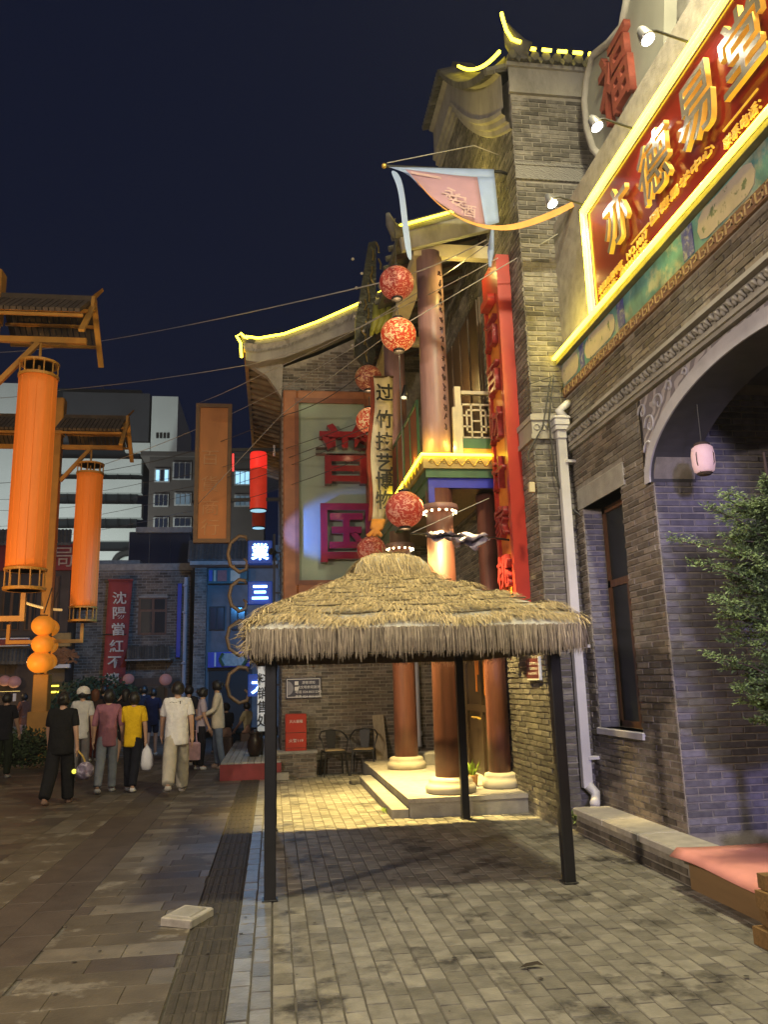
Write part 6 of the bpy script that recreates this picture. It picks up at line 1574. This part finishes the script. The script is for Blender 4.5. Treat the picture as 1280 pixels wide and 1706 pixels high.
    M = Matrix.Translation(t.location) @ Matrix.Rotation(rz, 4, 'Z')
    return [M @ V[wr[k]] for k in (0, 1)]
def g0(px, py): p = atz(px, py); return p.x, p.y
x, y = g0(292, 1322); wh = person('man in loose white tee and pale trousers striding away, tallest of the walkers', x, y, 1.76, rad(4), (.70, .69, .68), (.42, .39, .33), 'short', 'short', 'wide', .42, (.28, -.22), (.2, .3), 1.12, (.45, .43, .4), wide=1.12)
x, y = g0(96, 1340); bk = person('woman all in black with loose cropped trousers and tied hair walking away', x, y, 1.60, rad(-6), (.012, .012, .013), (.012, .012, .014), 'bun', 'short', 'wide', .26, (.22, -.08), (.15, .25), 1.2, (.20, .13, .10), wide=1.15)
x, y = g0(175, 1320); person('woman in mauve pink top and light jeans walking away', x, y, 1.62, rad(2), (.27, .115, .155), (.20, .22, .27), 'bob', 'elbow', 'long', .22, (-.12, .2), (.2, .2), 1.1, (.4, .4, .42))
x, y = g0(218, 1318); ye = person('woman in bright yellow tee and black trousers walking away', x, y, 1.57, rad(-4), (.66, .42, .015), (.012, .013, .02), 'bob', 'short', 'long', -.2, (.2, -.05), (.2, .1), 1.08, (.5, .5, .5))
x, y = g0(131, 1300); cp2 = person('person in white shirt and pale cap half hidden by the woman in black', x, y, 1.66, rad(0), (.55, .54, .52), (.16, .15, .16), 'cap', 'short', 'long', .15, (.1, -.1), (.2, .2), 1.0, (.4, .4, .4))
x, y = g0(334, 1281); lv = person('woman in pale lavender tee and black trousers facing the woman in the cream blouse', x, y, 1.60, rad(-80), (.42, .36, .42), (.014, .014, .02), 'bun', 'short', 'long', .06, (.35, .1), (.7, .3), 1.0, (.5, .5, .5))
x, y = g0(362, 1279); cr = person('woman in loose cream blouse and blue jeans with pinned up hair at the deck', x, y, 1.74, rad(95), (.58, .52, .40), (.16, .20, .28), 'bun', 'long', 'long', .06, (.25, .3), (.9, .5), 1.05, (.3, .22, .2), wide=1.15)
x, y = g0(252, 1258); person('youth in navy tee and dark shorts walking far down the street', x, y, 1.62, rad(0), (.012, .014, .035), (.012, .016, .04), 'short', 'short', 'shorts', .2, (.1, -.1), (.2, .2), 1.05, (.5, .5, .5))
x, y = g0(205, 1272); person('woman in dark dress lifting a hand to her hair', x, y, 1.62, rad(-20), (.014, .014, .018), (.014, .014, .018), 'long', 'short', 'long', .1, (.1, .1), (.2, .2), 1.0, (.1, .1, .1), raised=0, skirt=.5)
x, y = g0(236, 1256); person('man in dark shirt walking away between the yellow tee and the navy tee', x, y, 1.70, rad(5), (.014, .017, .03), (.014, .016, .024), 'short', 'short', 'long', .2, (.1, -.1), (.2, .2), 1.0, (.1, .1, .1))
x, y = g0(154, 1268); person('woman with reddish brown hair and dark clothes behind the mauve top', x, y, 1.64, rad(10), (.05, .03, .026), (.09, .02, .02), 'long', 'short', 'long', .18, (.1, -.1), (.2, .2), .95, (.5, .5, .5), hair_m=mat('reddish hair', (.16, .06, .025), .5))
x, y = g0(168, 1262); person('man in black behind the mauve top, beside the reddish haired woman', x, y, 1.72, rad(0), (.013, .013, .014), (.02, .02, .02), 'short', 'short', 'long', .15, (.1, -.1), (.2, .2), 1.05, (.2, .2, .2))
x, y = g0(312, 1275); person('dark haired person in black half hidden behind the man in white', x, y, 1.66, rad(0), (.02, .02, .025), (.02, .02, .03), 'short', 'short', 'long', .1, (.1, -.1), (.2, .2), 1.0, (.4, .4, .4))
x, y = g0(2, 1296); person('person in dark shirt cut by the left picture edge', x, y, 1.60, rad(-10), (.015, .015, .02), (.015, .02, .012), 'short', 'short', 'long', .12, (.1, .2), (.2, .2), 1.1, (.2, .2, .2))
x, y = g0(36, 1250); person('person in orange brown top with bare arms near the hedge', x, y, 1.58, rad(60), (.20, .08, .045), (.30, .18, .14), 'bob', 'short', 'long', .05, (.3, .3), (.7, .7), 1.0, (.2, .2, .2), skirt=.45)
x, y = g0(64, 1246); person('person in dark blue behind the foot of the ochre post', x, y, 1.66, rad(20), (.02, .03, .05), (.02, .02, .03), 'short', 'short', 'long', .05, (.1, .1), (.3, .3), 1.0, (.2, .2, .2))
p = at(412, 1208, 20.8); person('boy in pale yellow tee sitting on the edge of the deck', p.x, 20.8, 1.50, rad(50), (.46, .40, .22), (.03, .06, .09), 'short', 'short', 'long', 0, (.35, .35), (.4, .4), .9, (.1, .1, .1), sit=True, z0=.42)
p = at(391, 1214, 20.2); person('person in black sitting in the shade beside the boy', -1.12, 20.4, 1.62, rad(30), (.02, .02, .026), (.02, .02, .03), 'short', 'short', 'long', 0, (.4, .4), (.5, .5), 1.0, (.1, .1, .1), sit=True, z0=.36)
flush_jobs()
sb = MB().bbox(-.16, -.14, .303, .16, .14, .50, .02).build('seat_block', M_wood, None, loc=(at(412, 1208, 20.8).x, 20.78, 0)); tag(sb, 'low wooden block on the deck under the sitting boy', 'seat')
sb = MB().bbox(-.16, -.14, 0, .16, .14, .44, .02).build('seat_block', M_wood, None, loc=(-1.12, 20.38, 0)); tag(sb, 'low wooden block under the person sitting in black', 'seat')
# carried things
w_ = ye[1]; bg_ = thing('white_bag', 'white plastic bag carried by the woman in yellow', 'bag', w_)
c = MB().lathe((w_.x + .03, w_.y - .02, w_.z), [(.02, -.10), (.07, -.16), (.10, -.28), (.11, -.40), (.08, -.47), (.02, -.49)], 12, 1.0, .5); c.build('sack', mat('white plastic', (.62, .62, .66), .4, var=.15), bg_, smooth=True)
MB().tube([w_ + Vector((0, 0, -.02)), w_ + Vector((.03, -.02, -.11))], .012, 5).build('handle', M_white, bg_)
w_ = bk[1]; ty = thing('toy_lantern', 'round purple toy lantern on a yellow strap held by the woman in black', 'toy', w_)
cc = w_ + Vector((.13, 0, -.36))
MB().ball(cc, .13, 14, 10).build('globe', mat('purple grey plush', (.16, .13, .20), .7, var=.6, scale=18, c2=(.45, .42, .5), c2scale=9), ty, smooth=True)
MB().tube([w_ + Vector((.0, 0, -.05)), w_ + Vector((.09, 0, -.15)), cc + Vector((0, 0, .12))], .014, 6).build('strap', M_gold, ty)
MB().ball(cc + Vector((-.15, -.02, .0)), .035, 8, 6).build('bulb', mat('yellow toy light', (.8, .8, .1), .4, emit=(1, .9, .1), es=1.2), ty)
w_ = lv[0]; pb_ = thing('pink_bag', 'pale pink cartoonless cloth bag carried beside the man in white', 'bag', w_); pb_['label'] = 'pale pink cloth bag hanging beside the man in the white tee'
cc = at(321, 1250, 16.9)
MB().bbox(cc.x - .15, cc.y - .05, cc.z - .18, cc.x + .15, cc.y + .05, cc.z + .16, .03).build('body', mat('pink cloth', (.50, .30, .34), .8, var=.25, scale=9), pb_)
MB().tube([cc + Vector((-.08, 0, .15)), cc + Vector((-.03, 0, .38)), cc + Vector((.06, 0, .38)), cc + Vector((.08, 0, .15))], .012, 5).build('strap', mat('pink cloth', (.5, .3, .34)), pb_)
p = Vector((wh[0].x, wh[0].y, 0)); q = atz(292, 1322)
lettering('shirt_print', '～T', (q.x, q.y - .215, 1.40), (1, 0, 0), (0, 0, 1), .13, .07, M_blk, None, 0.001, 0); o = bpy.data.objects['shirt_print']
for ob_ in bpy.data.objects:
    if ob_.get('label', '').startswith('man in loose white'):
        o.parent = ob_; o.matrix_parent_inverse = ob_.matrix_basis.inverted()

# ================================================================== PLANTS
def leafy(name, label, cat, centre, pts_r, n, m, size, trunk=None, tip=True):
    t = thing(name, label, cat, centre); c = MB()
    for k in range(n):
        (px, py, pz, r, rz_) = random.choice(pts_r); u = Vector((random.gauss(0, 1), random.gauss(0, 1), random.gauss(0, 1))).normalized() * (random.random() ** .4)
        p = Vector((px + u.x * r, py + u.y * r, pz + u.z * rz_)); d = Vector((random.gauss(0, 1), random.gauss(0, 1), random.gauss(.3, .8))).normalized(); s_ = d.orthogonal().normalized() * size * random.uniform(.25, .5); L = size * random.uniform(.8, 1.7)
        c.add([p - s_ * .4, p + d * L * .5 - s_, p + d * L, p + d * L * .5 + s_], [(0, 1, 2, 3)])
    c.build('foliage', m, t, kind='stuff')
    if trunk: MB().tube(trunk, [.04, .03, .015][:len(trunk)], 7).build('trunk', M_bark, t)
    return t
# conifer at the right edge, in a pot on the carpet
cf = thing('potted_conifer', 'feathery green conifer in a dark pot on the pink carpet at the right edge', 'tree', (3.78, 5.55, .30))
bx, by = 3.80, 5.55
MB().lathe((bx, by, .30), [(.14, 0), (.19, .12), (.21, .30), (.23, .34), (.20, .34), (.19, .30)], 18).build('pot', mat('dark pot', (.06, .05, .045), .4), cf, smooth=True)
MB().tube([(bx, by, .6), (bx - .03, by, 1.4), (bx + .02, by, 2.2), (bx, by, 3.3)], [.05, .045, .03, .01], 8).build('trunk', M_bark, cf, smooth=True)
tw_ = MB(); lv_ = MB()
def spray(p, d, L, n):
    q = p + d * L + Vector((0, 0, -.06 * L)); tw_.tube([p, p.lerp(q, .5) + Vector((0, 0, .05 * L)), q], [.010, .007, .003], 5, False)
    for k in range(n):
        f_ = random.uniform(.08, 1.0); a = p.lerp(q, f_) + Vector((0, 0, .05 * L * (1 - abs(2 * f_ - 1))))
        dd = (d + Vector((random.gauss(0, .75), random.gauss(0, .75), random.gauss(.25, .55)))).normalized(); l2 = random.uniform(.06, .15) * (1.15 - .5 * f_)
        for j in range(7):
            g = a + dd * l2 * (j / 7); e_ = (dd * .7 + Vector((random.gauss(0, .7), random.gauss(0, .7), random.gauss(.1, .6)))).normalized(); sd = e_.orthogonal().normalized() * random.uniform(.004, .0075); ln = random.uniform(.022, .045)
            lv_.add([g - sd * .5, g + e_ * ln * .5 - sd, g + e_ * ln, g + e_ * ln * .5 + sd], [(0, 1, 2, 3)])
for k in range(210):
    z = random.uniform(1.15, 2.95); t_ = random.uniform(0, 2 * pi); rr = .50 * (1.0 - .45 * abs(z - 1.9) / 1.4) * random.uniform(.55, 1.15)
    d = Vector((cos(t_), sin(t_) * .9, random.uniform(.12, .55))).normalized(); spray(Vector((bx, by, z)), d, rr, 44)
for (px, py, L) in ((1112, 886, 1), (1180, 838, 1), (1206, 822, 1), (1150, 925, 1), (1190, 985, 1), (1180, 1080, 1), (1230, 1140, 1)):
    e_ = at(px, py, 5.5); b_ = Vector((bx, by, e_.z - .30)); v_ = e_ - b_; spray(b_, v_.normalized(), v_.length, 70)
tw_.build('branches', M_bark, cf, kind='stuff'); lv_.build('foliage', M_leaf, cf, kind='stuff')
h0 = at(-10, 1262, 19); h1 = at(62, 1262, 19)
leafy('hedge', 'low dark clipped hedge at the left edge by the ochre post', 'hedge', (h0.x, 19, 0), [(h0.x + (h1.x - h0.x) * k / 5, 19 + .1 * (k % 2), .42, .42, .42) for k in range(6)], 3200, M_leaf2, .07)
p = at(160, 1165, 26)
leafy('dark_bush', 'big dark leafy bush behind the walkers under the red banner', 'bush', (p.x, 26, 0), [(p.x + dx, 26 + .2 * k, z, .75, .6) for k, (dx, z) in enumerate(((-.9, .9), (-.5, 1.4), (.1, 1.5), (.6, 1.2), (.9, .7), (-.2, .7)))], 4200, M_leaf2, .12, [Vector((p.x, 26.2, 0)), Vector((p.x + .05, 26.2, 1.2))])
leafy('weed_tuft', 'small green weed in the corner by the drain pipe elbow', 'plant', (3.35, 9.0, .02), [(3.36, 8.98, .10, .13, .08)], 90, M_leaf, .05)
leafy('weed_tuft', 'tiny green weed at the foot of the porch step', 'plant', (1.42, 10.6, 0), [(1.41, 10.65, .03, .04, .03)], 24, M_leaf3, .03)

# ================================================================== OVERHEAD CABLES
def cable(label, pts, r=.008, m=None, sag=.0):
    P = []
    for i in range(len(pts) - 1):
        a = at(*pts[i]); b = at(*pts[i + 1])
        n = 8
        for k in range(n): t = k / n; P.append(a.lerp(b, t) + Vector((0, 0, -sag * 4 * t * (1 - t))))
    P.append(at(*pts[-1]))
    o = MB().tube(P, r, 5).build('overhead_cable', m or M_wire, None, smooth=True); return tag(o, label, 'cable', 'cables slung over the street')
cable('topmost cable from the brown roof tip to the topmost round lantern', [(-20, 588, 26), (158, 570, 23), (640, 470, 10.4), (810, 400, 9.6)], .010, None, .06)
cable('cable from the left edge past the big orange lantern to the hall eave horn', [(-20, 664, 24), (100, 650, 22), (415, 608, 15.3), (600, 545, 12.5), (815, 405, 9.6)], .008, None, .05)
cable('bright cable rising to the neon corner of the brick shop', [(330, 840, 17.8), (470, 690, 15.0), (650, 555, 10.2), (930, 390, 8.9)], .007, None, .0)
cable('cable from the orange board top to the second lantern', [(330, 672, 18), (440, 622, 15.1), (640, 525, 11), (830, 430, 9.5)], .007, None, .03)
cable('cable from the second orange lantern over the apartment windows', [(170, 775, 22), (385, 690, 18.2), (620, 560, 11.5)], .007, M_wire, .05)
cable('long cable crossing the tower bands to the green sign', [(-20, 806, 24), (250, 770, 22), (480, 690, 15.2), (600, 625, 13.0)], .008, M_cord, .1)
for k, (a, b, c_) in enumerate((((-20, 832, 24), (250, 802, 22), (610, 700, 13)), ((-20, 850, 24), (260, 822, 22), (612, 712, 13)), ((-20, 878, 24), (300, 828, 21), (610, 722, 13)), ((-20, 902, 24), (300, 855, 21), (640, 748, 12.5)))):
    cable(('uppermost of the four thin cables low across both orange lanterns', 'second of the four thin cables low across both orange lanterns', 'third of the four thin cables low across both orange lanterns', 'lowest of the four thin cables low across both orange lanterns')[k], [a, b, c_], .006, M_cord, .15)
cable('thin cable from the porch flag pole tip up to the couplet board', [(684, 889, 9.6), (815, 830, 9.5)], .005)
cable('loose black cable looping from the shop corner down to the window lintel', [(923, 625, 8.9), (915, 700, 8.9), (925, 790, 8.95), (945, 840, 8.95), (975, 865, 8.85)], .012, M_cord)
cable('black cable drooping across the carved capital of the brick pier', [(918, 628, 8.95), (905, 710, 8.95), (880, 755, 8.95), (882, 770, 8.94)], .010, M_cord)
cable('short dark cable from the neon corner to the brick pier', [(918, 628, 8.95), (882, 640, 8.95)], .008, M_cord)
jb = MB().bbox(-.035, -.03, -.06, .035, .03, .06, .006).build('junction_box', M_cream, None, loc=at(886, 812, 8.97)); tag(jb, 'small cream junction box dangling beside the red couplet board', 'box')

lf_ = MB(); p = atz(885, 1610, .006)
lf_.add([p + Vector(q) for q in ((-.07, .0, 0), (-.02, .03, .012), (.05, .025, .02), (.08, -.01, .004), (.03, -.01, .012), (-.03, -.015, .010))], [(0, 1, 4, 5), (1, 2, 3, 4)])
tag(lf_.build('fallen_leaf', mat('dark dry leaf', (.03, .02, .012), .8), None), 'dark dry leaf lying alone on the brick paving in the foreground', 'leaf')
rnd = random.Random(3)
gm = MB()
for k in range(70):
    x, y = rnd.uniform(-2.6, 3.1), rnd.uniform(3.4, 9.5); r = rnd.uniform(.006, .018)
    gm.add([(x + r * rnd.uniform(.6, 1.2) * cos(t), y + r * rnd.uniform(.6, 1.2) * sin(t), .0045) for t in np.linspace(0, 2 * pi, 7)[:-1]], [tuple(range(6))])
o = gm.build('gum_specks', mat('trodden gum', (.04, .036, .033), .8), None); o['kind'] = 'stuff'
# ================================================================== NIGHT AIR
hz = MB().box(-60, -25, -1.2, 60, 95, 40).build('haze', None); hz['kind'] = 'stuff'
m = bpy.data.materials.new('night haze'); m.use_nodes = True; n = m.node_tree; n.nodes.remove(n.nodes['Principled BSDF'])
v = n.nodes.new('ShaderNodeVolumePrincipled'); v.inputs['Density'].default_value = 0.0008; v.inputs['Color'].default_value = (0.9, 0.92, 1, 1); v.inputs['Anisotropy'].default_value = 0.3
n.links.new(v.outputs[0], n.nodes['Material Output'].inputs['Volume']); hz.data.materials.append(m)
